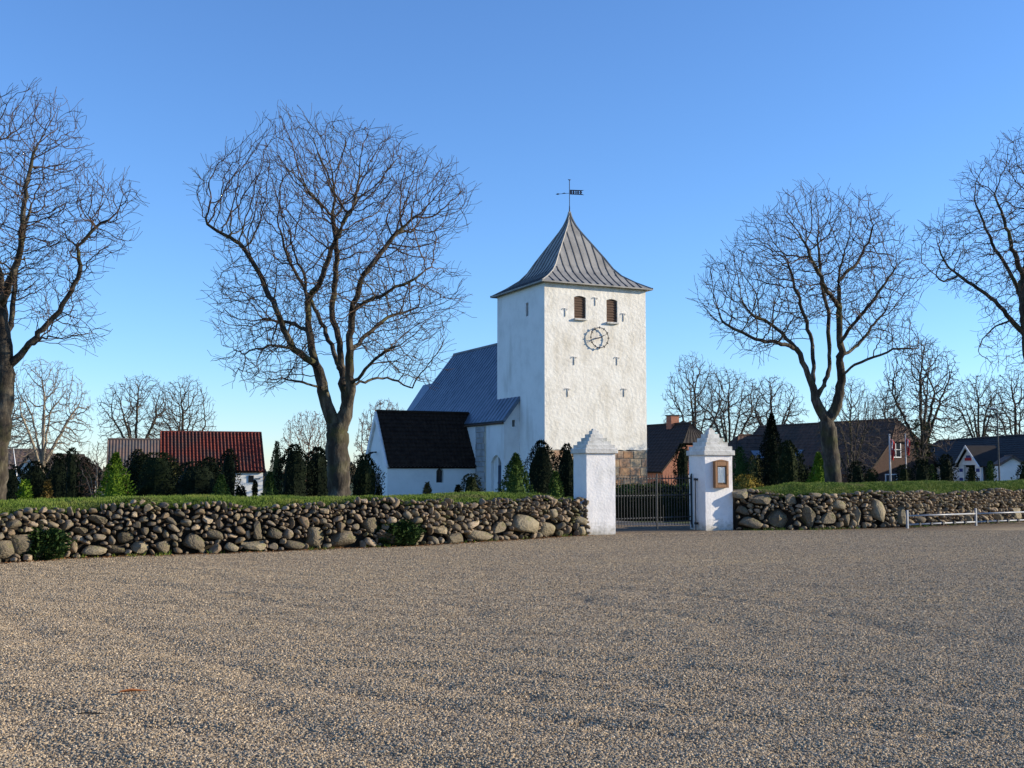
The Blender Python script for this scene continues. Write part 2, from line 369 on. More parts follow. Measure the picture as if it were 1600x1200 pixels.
def stone_wall(path, top, big, u_lo, u_hi, label, seed, u_small):
    R = random.Random(seed)
    wall = empty('stone_wall', path.pos(path.len * .5)); base = wall.location.copy()
    tag(wall, label, 'stone wall', 'field stone walls')
    st = []     # u, v, ru, rv, mat, roll
    for (px, py, w, h, *o) in big:
        r = path.from_px(px, py)
        if not r: continue
        u, v, Y = r; d = path.dir(u); c = abs(d.x)
        st.append((u, max(v, h * Y / F * .44), w * Y / F / 2 / max(.6, c) * .95, h * Y / F / 2 * .95, o[0] if o else 'stone_grey', R.uniform(-.15, .15)))
    grid = {}
    def put(s):
        grid.setdefault((int(s[0] / .8)), []).append(s)
    for s in st: put(s)
    def ok(u, v, r, ru, k):
        for c in range(int(u / .8) - 1, int(u / .8) + 2):
            for s in grid.get(c, ()):
                dx = (u - s[0]) / (ru + s[2]); dz = (v - s[1]) / (r + s[3])
                if dx * dx + dz * dz < k: return False
        return True
    for n_try, (rf, k) in enumerate(((1.0, .84), (.82, .80), (.62, .76), (.45, .72), (.34, .70))):
        for _ in range(int(2200 * (u_hi - u_lo) / 4)):
            u = R.uniform(u_lo, u_hi); tp = top(u); v = R.uniform(.02, tp)
            q = v / tp
            small = u_small(u)
            r = lerp(.165, .068, min(1, q * 1.3) ** .8) * R.uniform(.7, 1.35) * rf * small
            if r < .028: continue
            v = max(v, r * .75)
            if v > tp - r * .25: continue
            ru = r * R.uniform(.95, 1.6); rv = r * R.uniform(.72, 1.05)
            if R.random() < .12: ru, rv = rv * .9, ru * 1.05
            if ok(u, v, rv, ru, k):
                s = (u, v, ru, rv, 'stone', R.uniform(-.7, .7)); st.append(s); put(s)
    # visible ones become parts, smallest join the rubble
    def show(s):
        p = path.pos(s[0]); return -13 < 0 or True
    vis = []
    for s in st:
        p = path.pos(s[0]); f = abs(p.x / p.y) < .475
        vis.append((s[2] * s[3] / p.y ** 2 if f else 0, s))
    vis.sort(key=lambda t: -t[0])
    rub = MB()
    for i, (sz, s) in enumerate(vis):
        u, v, ru, rv, mt, roll = s
        d = path.dir(u); dep = min(.42, .72 * math.sqrt(ru * rv) + .06)
        pos = path.pt(u, .12 * v + .5 * dep - .06 - R.uniform(-.04, .07), v)
        k = R.randrange(len(stone_meshes))
        yaw = math.atan2(d.y, d.x) + (R.uniform(-.35, .35) if mt == 'stone' else R.uniform(-.1, .1))
        mw = Matrix.Translation(pos - base) @ Matrix.Rotation(yaw, 4, 'Z') @ Matrix.Rotation(roll, 4, 'Y') @ Matrix.Diagonal((ru * 1.04, dep, rv * 1.04, 1))
        if i < 300 and sz > 0:
            me = stone_meshes[k] if mt == 'stone' else variant(k, mt)
            o = link('stone', me, wall); o.matrix_local = mw
        else:
            me = stone_meshes[k]; rub.add([mw @ q.co for q in me.vertices], [tuple(p.vertices) for p in me.polygons])
    ro = rub.build('rubble_stones', 'stone', wall, smooth=True); ro['kind'] = 'stuff'
    core = MB(); n = int((u_hi - u_lo) / .3) + 1
    us = [lerp(u_lo, u_hi, i / (n - 1)) for i in range(n)]
    V = []
    for u in us:
        tp = top(u)
        for b, z in ((.16, -.12), (.18 + .06 * tp, tp * .5), (.20 + .12 * tp, tp - .02), (1.1, tp - .02), (1.1, -.12)): V.append(path.pt(u, b, z) - base)
    Fq = [(i*5+j, (i+1)*5+j, (i+1)*5+(j+1) % 5, i*5+(j+1) % 5) for i in range(n-1) for j in range(5)]
    Fq += [tuple(range(5)), tuple((n-1)*5 + j for j in range(5))[::-1]]
    core.add(V, Fq).build('earth_core', 'earth', wall)
    print('stones', len(st))
    return wall
lp = Path2(LWP); rp = Path2(RWP)
u_l0 = lp.from_px(20, 860)[0]
def topL(u): return .98 + .05 * math.sin(u * 1.3) + .035 * math.sin(u * 3.7 + 1) - .05 * sstep(lp.len - 3, lp.len, u)
def topR(u): return 1.02 + .06 * sstep(2.5, 0, u) + .04 * math.sin(u * 1.1 + 2) + .03 * math.sin(u * 3.1)
bigL = [(818.5,818,45,46,'stone_tan'),(857.5,826,29,29,'stone_tan'),(781,825,27,24),(909,813,18,17,'stone_tan'),(909,830,18,17,'stone_tan'),(890,830,16,18,'stone'),(866,802,17,18,'stone'),
 (396,852,38,19,'stone_tan'),(428,833,24,28),(403,829,17,32),(493,838,32,38),(540,846,56,29),(582,820,29,34),(655,836,40,28,'stone_tan'),(750,839,38,22),(711,842,40,18),(655,814,23,14,'stone_tan'),
 (220,855,32,24,'stone_tan'),(255,854,28,25),(302,846,36,40),(359,855,24,21,'stone_tan'),(144,860,40,25,'stone_tan'),(184,859,27,15),(155,812,33,19),(199,839,25,23),(128,829,22,17),(338,835,29,19),
 (40,850,44,40),(8,858,36,36),(612,842,44,24),(460,852,30,18),(690,828,24,18,'stone'),(25,820,24,17)]
bigR = [(1157,772,28,20,'stone_tan'),(1189,780,40,22),(1171,816,44,27),(1218,810,46,36),(1265,806,29,44),(1294,811,33,27),(1311,790,26,20,'stone_tan'),(1343,804,21,44,'stone_tan'),(1372,797,27,56,'stone_tan'),
 (1408,806,17,40,'stone_tan'),(1160,797,22,22),(1238,781,30,18),(1324,812,20,24),(1440,812,26,20,'stone'),(1590,803,40,22,'stone_tan'),(1560,808,24,16,'stone')]
stone_wall(lp, topL, bigL, 2.2, lp.len - .14, 'long wall of round field stones left of the gate', 3, lambda u: 1.0)
stone_wall(rp, topR, bigR, 0.22, rp.len - 2, 'field stone wall with big upright boulders right of the gate', 5, lambda u: lerp(1.35, .78, sstep(1.5, 6.5, u)))

def grass_bank(path, top, crest, u0, u1, seed, label, nbl, taper):
    R = random.Random(seed); n = int((u1 - u0) / .2) + 1; V = []
    prof = lambda u, k: [(.14 + .10 * top(u), top(u) - .10, 0), (.22 + .1 * top(u), top(u) + .015, .5), (.6, lerp(top(u), crest(u), .55), 1), (1.05, crest(u) - .02, 1), (1.5, crest(u), 1), (2.0, crest(u) - .05, 1), (2.5, crest(u) * .5, 1), (3.0, -.15, 0)]
    us = [lerp(u0, u1, i / (n - 1)) for i in range(n)]
    for u in us:
        for b, z, k in prof(u, 0):
            q = path.pt(u, b, z); q.z += .035 * k * mnoise.noise(Vector((q.x * 1.3, q.y * 1.3, 4))); V.append(q)
    m = len(prof(u0, 0))
    Fq = [(i*m+j, (i+1)*m+j, (i+1)*m+j+1, i*m+j+1) for i in range(n-1) for j in range(m-1)] + [tuple(range(m))[::-1], tuple((n-1)*m + j for j in range(m))]
    o = structure(build_mesh('grass_bank', V, Fq, 'grass_soil', smooth=True), label, 'bank')
    B = []; T = []
    for _ in range(nbl):
        u = R.uniform(u0 + .02, u1 - .02); P = prof(u, 0); r = R.random()
        edge = r < .20
        if edge: j = 0; t = R.uniform(.15, 1)
        else: j = R.choices((1, 2, 3, 4), (5, 5, 3, 1))[0]; t = R.random()
        b = lerp(P[j][0], P[j+1][0], t); z = lerp(P[j][1], P[j+1][1], t)
        q = path.pt(u, b, z); q.z += .035 * lerp(P[j][2], P[j+1][2], t) * mnoise.noise(Vector((q.x * 1.3, q.y * 1.3, 4))) - .006
        tuft = max(0, mnoise.noise(Vector((q.x * 3, q.y * 3, 8)))) * .045
        h = R.uniform(.03, .07) + tuft + (R.uniform(0, .04) if edge else 0)
        an = R.uniform(0, 6.283); w = R.uniform(.006, .012)
        d = path.dir(u); ox = d.y * (h * R.uniform(.2, .9) if edge else 0); oy = -d.x * (h * R.uniform(.2, .9) if edge else 0)
        c, s = math.cos(an) * w, math.sin(an) * w; i = len(B)
        lx, ly = R.gauss(0, .35) * h, R.gauss(0, .35) * h
        up = h * (R.uniform(-.5, .7) if edge else R.uniform(.6, 1))
        B += [(q.x - c, q.y - s, q.z), (q.x + c, q.y + s, q.z), (q.x + lx + ox, q.y + ly + oy, q.z + up)]
        T.append((i, i+1, i+2))
    go_ = build_mesh('grass', B, T, 'grass_blade')
    tag(go_, 'short green turf ' + label.split(' ', 1)[1], 'grass', kind='stuff')
def crestL(u): return 1.07 + .03 * math.sin(u * .7) - .28 * sstep(lp.len - 2.6, lp.len - .3, u)
def crestR(u): return 1.04 + .24 * sstep(.2, 3.2, u) + .02 * math.sin(u * .9)
grass_bank(lp, topL, crestL, 2.2, lp.len - .35, 1, 'grassy bank on top of the stone wall left of the gate', 75000, 0)
grass_bank(rp, topR, crestR, .9, rp.len - 2, 2, 'grassy bank on top of the stone wall right of the gate', 60000, 0)
# weeds along the wall foot
B = []; T = []
for _ in range(420):
    P = rng.choice((lp, rp, rp)); u = rng.uniform(.3, P.len - .3)
    if mnoise.noise(Vector((u * .8, P.len, 0))) < -.1: continue
    c_ = P.pt(u, -abs(rng.gauss(0, .10)) - .02, 0)
    for _k in range(12):
        q = c_ + Vector((rng.gauss(0, .03), rng.gauss(0, .03), 0)); z = fh(q.x, q.y) - .005; h = rng.uniform(.03, .11); a_ = rng.uniform(0, 6.28); w = rng.uniform(.003, .007)
        i = len(B); B += [(q.x - math.cos(a_)*w, q.y - math.sin(a_)*w, z), (q.x + math.cos(a_)*w, q.y + math.sin(a_)*w, z), (q.x + rng.gauss(0,.4)*h, q.y + rng.gauss(0,.4)*h, z + h)]; T.append((i, i+1, i+2))
tag(build_mesh('weeds', B, T, 'grass_blade'), 'sparse tufts of grass and weeds along the foot of the stone walls', 'weeds', kind='stuff')
# leaf litter along the wall foot
B = []; T = []
for _ in range(3800):
    left = rng.random() < .75; P = lp if left else rp; u = rng.uniform(2.5, P.len - .2)
    q = P.pt(u, -abs(rng.gauss(0, .22)) + .08, 0); q.z = fh(q.x, q.y) + rng.uniform(.004, .02)
    an = rng.uniform(0, 6.28); s = rng.uniform(.015, .035); i = len(B); tl = rng.uniform(-.02, .02)
    for k, e in enumerate((1, .6, 1, .6)):
        B.append((q.x + math.cos(an + k * 1.571) * s * e, q.y + math.sin(an + k * 1.571) * s * e, q.z + (tl if k == 1 else 0)))
    T.append((i, i+1, i+2, i+3))
tag(build_mesh('leaf_litter', B, T, 'dead_leaf'), 'brown dead leaves blown along the foot of the stone walls', 'leaves', kind='stuff')

# ================================================================ church
ANG = math.radians(25.8); p0 = at(851, 600, 57)
church = empty('church', (p0.x, p0.y, 0), ANG)
tag(church, 'whitewashed village church with square clock tower, blue lead nave roof and dark tiled porch', 'church')
TW, TL = 6.16, 5.75; ZB = -1.0; ZE = 11.5
def wall_with_holes(mb, x0, x1, z0, z1, holes, y, depth, inv=1, seg=8, wavy=None):
    """wall face in plane y, with arched holes (xa,xb,za,zb,rise); reveals go 'depth' in +y"""
    xsn = sorted({x0, x1, *[h[0] for h in holes], *[h[1] for h in holes]})
    for a, b in zip(xsn, xsn[1:]):
        hs = [h for h in holes if h[0] <= a + 1e-6 and h[1] >= b - 1e-6]
        hs.sort(key=lambda h: h[2]); z = z0
        for h in hs:
            xa, xb, za, zb, rise = h
            mb.add([(a,y,z),(b,y,z),(b,y,za),(a,y,za)], [(0,1,2,3)])
            if rise:
                top = zb + rise + .001
                pts = [(lerp(xa, xb, i/seg), zb + rise * math.sin(math.pi * i / seg) ** (.75)) for i in range(seg + 1)]
                for (xa_, za_), (xb_, zb_) in zip(pts, pts[1:]):
                    mb.add([(xa_,y,za_),(xb_,y,zb_),(xb_,y,top),(xa_,y,top)], [(0,1,2,3)])
                    mb.add([(xa_,y,za_),(xb_,y,zb_),(xb_,y+depth,zb_),(xa_,y+depth,za_)], [(0,1,2,3)])
                z = top
            else:
                mb.add([(xa,y,zb),(xb,y,zb),(xb,y+depth,zb),(xa,y+depth,zb)], [(0,1,2,3)]); z = zb
            mb.add([(xa,y,za),(xb,y,za),(xb,y+depth,za),(xa,y+depth,za)], [(0,1,2,3)])
            for xx in (xa, xb): mb.add([(xx,y,za),(xx,y,zb),(xx,y+depth,zb),(xx,y+depth,za)], [(0,1,2,3)])
        mb.add([(a,y,z),(b,y,z),(b,y,z1),(a,y,z1)], [(0,1,2,3)])
# west face: white above an uneven edge over bare granite
HOLES = [(1.75,2.45,9.58,10.70,.08),(3.71,4.38,9.50,10.66,.08)]
mb = MB(); wall_with_holes(mb, 0, TW, 3.0, ZE, HOLES, 0, .30)
edge = [(lerp(0, TW, i / 40), 2.72 + .045 * mnoise.noise(Vector((i * .5, 0, 0))) + .03 * mnoise.noise(Vector((i * 1.7, 3, 0)))) for i in range(41)]
for (xa, za), (xb, zb) in zip(edge, edge[1:]): mb.add([(xa,0,za),(xb,0,zb),(xb,0,3.0),(xa,0,3.0)], [(0,1,2,3)])
for (xa, za), (xb, zb) in zip(edge, edge[1:]): mb.add([(xa,0,za),(xb,0,zb),(xb,.06,zb),(xa,.06,za)], [(0,1,2,3)])
tw = mb.build('tower_wall', 'plaster', church)
for o_ in [tw]:
    bm = bmesh.new(); bm.from_mesh(o_.data); bmesh.ops.recalc_face_normals(bm, faces=bm.faces); bm.to_mesh(o_.data); bm.free()
# other tower sides (north smooth and shaded)
mb = MB(); NH = [(1.86,2.16,9.82,10.55,.0)]
tmp = MB(); wall_with_holes(tmp, 0, TL, ZB, ZE, NH, 0, .14)
mb.add([(y, x, z) for x, y, z in tmp.v], tmp.f)       # x<->y : face in plane x=0, reveals to +x
mb.add([(TW,0,ZB),(TW,TL,ZB),(TW,TL,ZE),(TW,0,ZE)], [(0,1,2,3)]); mb.add([(0,TL,ZB),(TW,TL,ZB),(TW,TL,ZE),(0,TL,ZE)], [(0,1,2,3)])
nw = mb.build('tower_side_wall', 'plaster_smooth', church)
MB().box(.13, .19, 1.80, 2.22, 9.75, 10.6).build('slot_window_pane', 'dark_void', church)
# plinth of granite blocks
pln = MB().box(.02, TW - .02, .05, .5, ZB, 2.68).build('plinth', 'mortar', church)
R = random.Random(4); z = ZB + .02; row = 0
while z < 2.66:
    h = R.uniform(.33, .46)
    if z + h > 2.45: h = 2.67 - z
    x = .015 + (0 if row % 2 else -.3)
    while x < TW:
        w = R.uniform(.38, .85); xa, xb = max(.012, x), min(TW - .012, x + w)
        if TW - xb < .2: xb = TW - .012
        if xb - xa > .06:
            m_ = MB().box(xa + .014, xb - .014, 0, .06, z + .013, z + h - .013)
            jv = R.uniform(-.012, .006)
            o = m_.build('granite_block', 'ashlar_face', pln, bevel=.012); o.location.y = -.0 + .012 + jv
        x = xb if xb >= TW - .02 else x + w
        if xb >= TW - .02: break
    z += h; row += 1
# bell openings with louvres
for (xa, xb, za, zb, rise) in HOLES:
    bo = MB().box(xa - .05, xb + .05, .26, .295, za - .05, zb + rise + .06).build('bell_opening', 'dark_void', church)
    k = 9; H_ = zb + rise - za
    for i in range(k):
        z0 = za + H_ * i / k; 
        hw = 0
        top_ = z0 + H_ / k + .015
        if top_ > zb + .03: hw = (xb - xa) * .04
        MB().add([(xa+.01+hw,.06,z0),(xb-.01-hw,.06,z0),(xb-.01-hw,.085,z0+.02),(xa+.01+hw,.085,z0+.02),(xa+.01+hw,.11,top_),(xb-.01-hw,.11,top_),(xb-.01-hw,.135,top_+.015),(xa+.01+hw,.135,top_+.015)],
                 [(0,1,5,4),(4,5,6,7),(7,6,2,3),(3,2,1,0),(0,4,7,3),(1,2,6,5)]).build('louvre_slat', 'louver_wood', bo)
    MB().box(xa - .03, xb + .03, -.14, .12, za - .10, za - .005).build('sill', 'cap_plaster', bo, bevel=.012)
# wall anchors
def anchor_mb():
    m_ = MB(); m_.box(-.02, .02, -.035, .02, -.25, .19)
    for s in (-1, 1):
        pts = [(0, -.035, .215), (s * .07, -.035, .235), (s * .13, -.035, .225), (s * .175, -.035, .17), (s * .165, -.035, .13)]
        m_.tube(pts, [.022, .022, .02, .018, .012], 5)
    return m_
am = anchor_mb().build('wall_anchor', 'pillar_plaster', tw)
ANC = [(1.21,9.86),(3.02,10.55),(4.75,9.81),(1.73,7.35),(4.33,7.44),(1.34,5.68),(4.75,5.78)]
for i, (x, z) in enumerate(ANC):
    o = am if i == 0 else link('wall_anchor', am.data, tw); o.location = (x, 0, z); o.scale = (.82, .9, .9)
# clock: open iron ring with knobs, standing off the wall
clk = empty('clock', (3.20, -.13, 8.62), 0, church)
m_ = MB(); n = 40; rr = .53
pts = [(math.cos(i*math.tau/n)*rr, 0, math.sin(i*math.tau/n)*rr) for i in range(n + 1)]
m_.tube(pts, [.022] * (n + 1), 6); m_.build('dial_ring', 'clock_iron', clk, smooth=True)
for i in range(12):
    a_ = i * math.tau / 12; c, s = math.cos(a_), math.sin(a_)
    MB().tube([(c*(rr-.07),-.01,s*(rr-.07)), (c*(rr-.02),-.012,s*(rr-.02)), (c*(rr+.03),-.012,s*(rr+.03)), (c*(rr+.085),-.01,s*(rr+.085))], [.012,.036,.036,.008], 5).build('hour_mark', 'clock_iron', clk)
for a_, ln, w in ((math.radians(191), .50, .020), (math.radians(27), .34, .028)):
    c, s = math.cos(a_), math.sin(a_)
    MB().tube([(-c*.12,-.05,-s*.12),(0,-.05,0),(c*ln*.7,-.05,s*ln*.7),(c*ln,-.05,s*ln)], [w*.7,w,w*.9,.006], 5).build('clock_hand', 'clock_iron', clk)
MB().bar((0,-.07,0),(0,.14,0),.03,8).build('spindle', 'clock_iron', clk)
for a_ in (.4, 1.97, 3.54, 5.11):
    c, s = math.cos(a_)*rr, math.sin(a_)*rr; MB().bar((c,.0,s),(c,.14,s),.012,5).build('bracket', 'clock_iron', clk)
# tower roof: flared lead pyramid
PROF = [(1.0,0),(.98,.003),(.8,.080),(.63,.172),(.53,.262),(.43,.393),(.306,.543),(.2,.67),(.13,.755),(.08,.825),(.045,.89),(.022,.945),(.008,1.0)]
CX, CY = TW / 2, TL / 2; HX, HY = TW / 2 + .30, TL / 2 + .30; Z0, ZA = 11.42, 15.95
def rz(h): return Z0 + (ZA - Z0) * h
V = []; Fq = []
for r, h in PROF:
    for sx_, sy_ in ((-1,-1),(1,-1),(1,1),(-1,1)): V.append((CX + sx_*HX*r, CY + sy_*HY*r, rz(h)))
for i in range(len(PROF) - 1):
    for j in range(4): Fq.append((i*4+j, i*4+(j+1) % 4, (i+1)*4+(j+1) % 4, (i+1)*4+j))
nv = len(V)
for sx_, sy_ in ((-1,-1),(1,-1),(1,1),(-1,1)): V.append((CX + sx_*HX, CY + sy_*HY, Z0 - .07))
for sx_, sy_ in ((-1,-1),(1,-1),(1,1),(-1,1)): V.append((CX + sx_*(TW/2-.05), CY + sy_*(TL/2-.05), Z0 - .02))
for j in range(4): Fq.append((j, nv + j, nv + (j+1) % 4, (j+1) % 4)); Fq.append((nv + j, nv+4 + j, nv+4 + (j+1) % 4, nv + (j+1) % 4))
troof = build_mesh('tower_roof', V, Fq, 'lead', church)
def r_of(h):
    for (r1, h1), (r2, h2) in zip(PROF, PROF[1:]):
        if h1 <= h <= h2: return lerp(r1, r2, (h - h1) / max(1e-9, h2 - h1))
def seam_path(face, x0):
    half = HX if face in (0, 2) else HY; other = HY if face in (0, 2) else HX
    pts = []
    for i in range(26):
        h = i / 25 * .97; r = r_of(h)
        if r * half < abs(x0): break
        a_, b_ = x0, -(r * other)
        if face == 0: q = (CX + a_, CY + b_, rz(h))
        elif face == 2: q = (CX - a_, CY - b_, rz(h))
        elif face == 1: q = (CX - b_, CY + a_, rz(h))
        else: q = (CX + b_, CY - a_, rz(h))
        pts.append(q)
    return pts
for face in range(4):
    half = HX if face in (0, 2) else HY; n = 15
    for i in range(n):
        x0 = (i + .5 - n / 2) / n * 2 * half * .985
        pts = seam_path(face, x0)
        if len(pts) > 1: MB().tube(pts, [.034] * len(pts), 4).build('roof_seam', 'lead_seam', troof)
for sx_, sy_ in ((-1,-1),(1,-1),(1,1),(-1,1)):
    pts = [(CX + sx_*HX*r, CY + sy_*HY*r, rz(h) + .01) for r, h in PROF]
    MB().tube(pts, [.045] * len(pts), 5).build('hip_roll', 'lead', troof)
# weather vane
van = empty('weather_vane', (CX, CY, ZA), 0, church)
MB().tube([(0,0,-.75),(0,0,-.25),(0,0,.12),(0,0,.35)], [.16,.075,.035,.025], 8).build('spike', 'vane_metal', van, smooth=True)
MB().bar((0,0,.3),(0,0,1.86),.022,6).build('rod', 'vane_metal', van)
MB().tube([(-.09,0,1.85),(0,0,1.80),(.09,0,1.85)], [.012,.03,.012], 5).build('finial', 'vane_metal', van)
vx, vz = (math.cos(-.3), math.sin(-.3)); 
def vpl(m2, xa, xb, za, zb, t=.008): m2.prism([(xa*vx, xa*vz - t, za),(xb*vx, xb*vz - t, za),(xb*vx, xb*vz - t, zb),(xa*vx, xa*vz - t, zb)], (0, 2*t, 0))
m_ = MB(); vpl(m_, .03, .70, 1.00, 1.06); vpl(m_, .03, .70, 1.21, 1.27); vpl(m_, .03, .14, 1.06, 1.21)
for i in range(4):
    x = .14 + i * .13; vpl(m_, x + .045 + .02 * (i % 2), x + .13, 1.06, 1.21); vpl(m_, x, x + .05, 1.12, 1.145)
m_.prism([(.66*vx,.66*vz-.008,1.06),(.72*vx,.72*vz-.008,1.135),(.66*vx,.66*vz-.008,1.21)], (0,.016,0))
m_.prism([(.69*vx,.69*vz-.008,1.21),(.69*vx,.69*vz-.008,1.27),(.84*vx,.84*vz-.008,1.275)], (0,.016,0))
m_.prism([(.69*vx,.69*vz-.008,1.0),(.69*vx,.69*vz-.008,1.06),(.84*vx,.84*vz-.008,.995)], (0,.016,0))
m_.build('pennant', 'vane_metal', van)
m_ = MB(); m_.bar((0,0,1.07),(-.72*vx,-.72*vz,.99),.012,5); m_.tube([(-.56*vx,-.56*vz,1.01),(-.66*vx,-.66*vz,1.0),(-.78*vx,-.78*vz,.98)],[.012,.05,.004],5)
m_.tube([(-.2*vx,-.2*vz,1.05),(-.3*vx,-.3*vz,1.06),(-.42*vx,-.42*vz,1.03)],[.012,.035,.012],5); m_.build('arrow', 'vane_metal', van)

# ---- nave and chancel
NX0, NX1, NY0, NY1 = -.90, TW + .90, 2.96, 19.3; NE = 4.30; RZ = 9.55
mb = MB(); DH = [(3.30,4.62,ZB,2.05,.42)]
tmp = MB(); wall_with_holes(tmp, NY0, NY1, ZB, NE, DH, 0, .22)
mb.add([(NX0 + y, x, z) for x, y, z in tmp.v], tmp.f)
mb.add([(NX1,NY0,ZB),(NX1,NY1,ZB),(NX1,NY1,NE),(NX1,NY0,NE)], [(0,1,2,3)])
sl_ = (RZ - NE - .0) / (TW / 2 + 1.02)
def rf(x): return RZ - abs(x - TW/2) * sl_ - .12
WH = [(-.42,-.24,4.0,4.32,0)]
mb.add([(NX0,NY0,ZB),(-.42,NY0,ZB),(-.42,NY0,rf(-.42)),(NX0,NY0,rf(NX0))], [(0,1,2,3)])
mb.add([(-.42,NY0,ZB),(-.24,NY0,ZB),(-.24,NY0,3.98),(-.42,NY0,3.98)], [(0,1,2,3)])
mb.add([(-.42,NY0,4.34),(-.24,NY0,4.34),(-.24,NY0,rf(-.24)),(-.42,NY0,rf(-.42))], [(0,1,2,3)])
mb.add([(-.24,NY0,ZB),(.0,NY0,ZB),(.0,NY0,rf(.0)),(-.24,NY0,rf(-.24))], [(0,1,2,3)])
for xx in (-.42, -.24): mb.add([(xx,NY0,3.98),(xx,NY0+.3,3.98),(xx,NY0+.3,4.34),(xx,NY0,4.34)], [(0,1,2,3)])
for zz in (3.98, 4.34): mb.add([(-.42,NY0,zz),(-.24,NY0,zz),(-.24,NY0+.3,zz),(-.42,NY0+.3,zz)], [(0,1,2,3)])
mb.add([(TW,NY0,ZB),(NX1,NY0,ZB),(NX1,NY0,rf(NX1)),(TW,NY0,rf(TW))], [(0,1,2,3)])
mb.add([(NX0,NY1,ZB),(NX1,NY1,ZB),(NX1,NY1,rf(NX1)),(TW/2,NY1,rf(TW/2)),(NX0,NY1,rf(NX0))], [(0,1,2,3,4)])
nave = mb.build('nave_wall', 'plaster_smooth', church)
MB().box(-.45, -.2, NY0 + .22, NY0 + .28, 3.9, 4.4).build('slot_window_pane', 'dark_void', church)
dr = empty('nave_door', (NX0 + .13, 3.32, 0), 0, church)
MB().box(0, .06, .02, .66, ZB, 1.92).build('door_leaf', 'blue_door', dr)
MB().box(0.02, .2, .68, 1.28, ZB, 2.44).build('niche_back', 'plaster_smooth', dr)
MB().bar((-.02, .58, 1.0), (-.06, .58, 1.0), .02, 6).build('handle', 'iron', dr)
# bare masonry patch near the porch: individual rough stones
R = random.Random(9); pt_ = MB().box(NX0 - .012, NX0 + .05, 5.25, 6.62, .2, 4.12).build('bare_masonry', 'mortar', church); z = .3
while z < 4.02:
    h = min(R.uniform(.26, .42), 4.08 - z); y = 5.28 + (R.uniform(0, .25) if 2.4 > z or z > 3.2 else R.uniform(.1, .35))
    while y < 6.55:
        w = R.uniform(.32, .62); yb = min(6.6, y + w)
        if yb - y > .12:
            MB().box(NX0 - .05 - R.uniform(0, .02), NX0, y + .012, yb - .012, z + .012, z + h - .012).build('rough_stone', 'rough_masonry', pt_, bevel=.015)
        y = yb
    z += h
def gable_roof(name, mat_, parent, x0, x1, xm, y0, y1, ze, zr, th):
    V = []
    for y in (y0, y1):
        V += [(x0,y,ze),(xm,y,zr),(x1,y,ze),(x0,y,ze-th),(xm,y,zr-th*1.2),(x1,y,ze-th)]
    Fq = [(0,1,7,6),(1,2,8,7),(3,9,10,4),(4,10,11,5),(0,6,9,3),(2,5,11,8),(0,3,4,1),(1,4,5,2),(6,7,10,9),(7,8,11,10)]
    return build_mesh(name, V, Fq, mat_, parent)
EX = TW/2 + 1.02
# the roof is cut round the tower: west part only covers the strips beside the tower
nr = MB()
def slab(a, b, c, d, th):
    A = [Vector(q) for q in (a, b, c, d)]; nn = (A[1]-A[0]).cross(A[3]-A[0]).normalized()
    if nn.z < 0: nn = -nn
    nr.add([*A, *[q - nn * th for q in A]], [(0,1,2,3),(7,6,5,4),(0,4,5,1),(1,5,6,2),(2,6,7,3),(3,7,4,0)])
zt = RZ - (TW/2) * sl_
for s in (-1, 1):
    X = lambda v: TW/2 + s * v
    slab((X(EX), NY0 - .12, NE), (X(EX), TL + .01, NE), (X(TW/2 + .002), TL + .01, zt), (X(TW/2 + .002), NY0 - .12, zt), .14)
    slab((X(EX), TL + .01, NE), (X(EX), NY1 + .1, NE), (X(0), NY1 + .1, RZ), (X(0), TL + .01, RZ), .14)
nroof = nr.build('nave_roof', 'lead_blue', church)
sm_ = MB(); k = 0; y = NY0 - .05
while y < NY1:
    for s in (-1, 1):
        X = lambda v: TW/2 + s * v
        hi = (X(TW/2 + .03), zt) if y < TL + .03 else (X(.02), RZ)
        sm_.bar((X(EX), y, NE + .010), (hi[0], y, hi[1] + .008), .018, 4)
    y += .46
so = sm_.build('roof_seams', 'lead_blue', nroof); so['kind'] = 'stuff'
MB().bar((TW/2, TL, RZ + .02), (TW/2, NY1 + .1, RZ + .02), .06, 6).build('ridge_roll', 'lead_blue', nroof)
MB().bar((-EX + TW/2 + .03, NY0 - .05, NE - .13), (-EX + TW/2 + .03, NY1, NE - .13), .05, 6).build('eaves_board', 'louver_wood', nroof)
# chancel
cz = 7.85; CXh = 2.75; ce = 3.4; sc = (cz - ce) / (CXh + .25)
mb = MB(); 
mb.add([(CX-CXh,NY1,ZB),(CX-CXh,25,ZB),(CX-CXh,25,ce),(CX-CXh,NY1,ce)], [(0,1,2,3)]); mb.add([(CX+CXh,NY1,ZB),(CX+CXh,25,ZB),(CX+CXh,25,ce),(CX+CXh,NY1,ce)], [(0,1,2,3)])
mb.add([(CX-CXh,25,ZB),(CX+CXh,25,ZB),(CX+CXh,25,ce+.1),(CX,25,cz-.15),(CX-CXh,25,ce+.1)], [(0,1,2,3,4)])
mb.build('chancel_wall', 'plaster_smooth', church)
gable_roof('chancel_roof', 'lead_blue', church, CX - CXh - .25, CX + CXh + .25, CX, NY1 + .11, 25.1, ce, cz, .14)

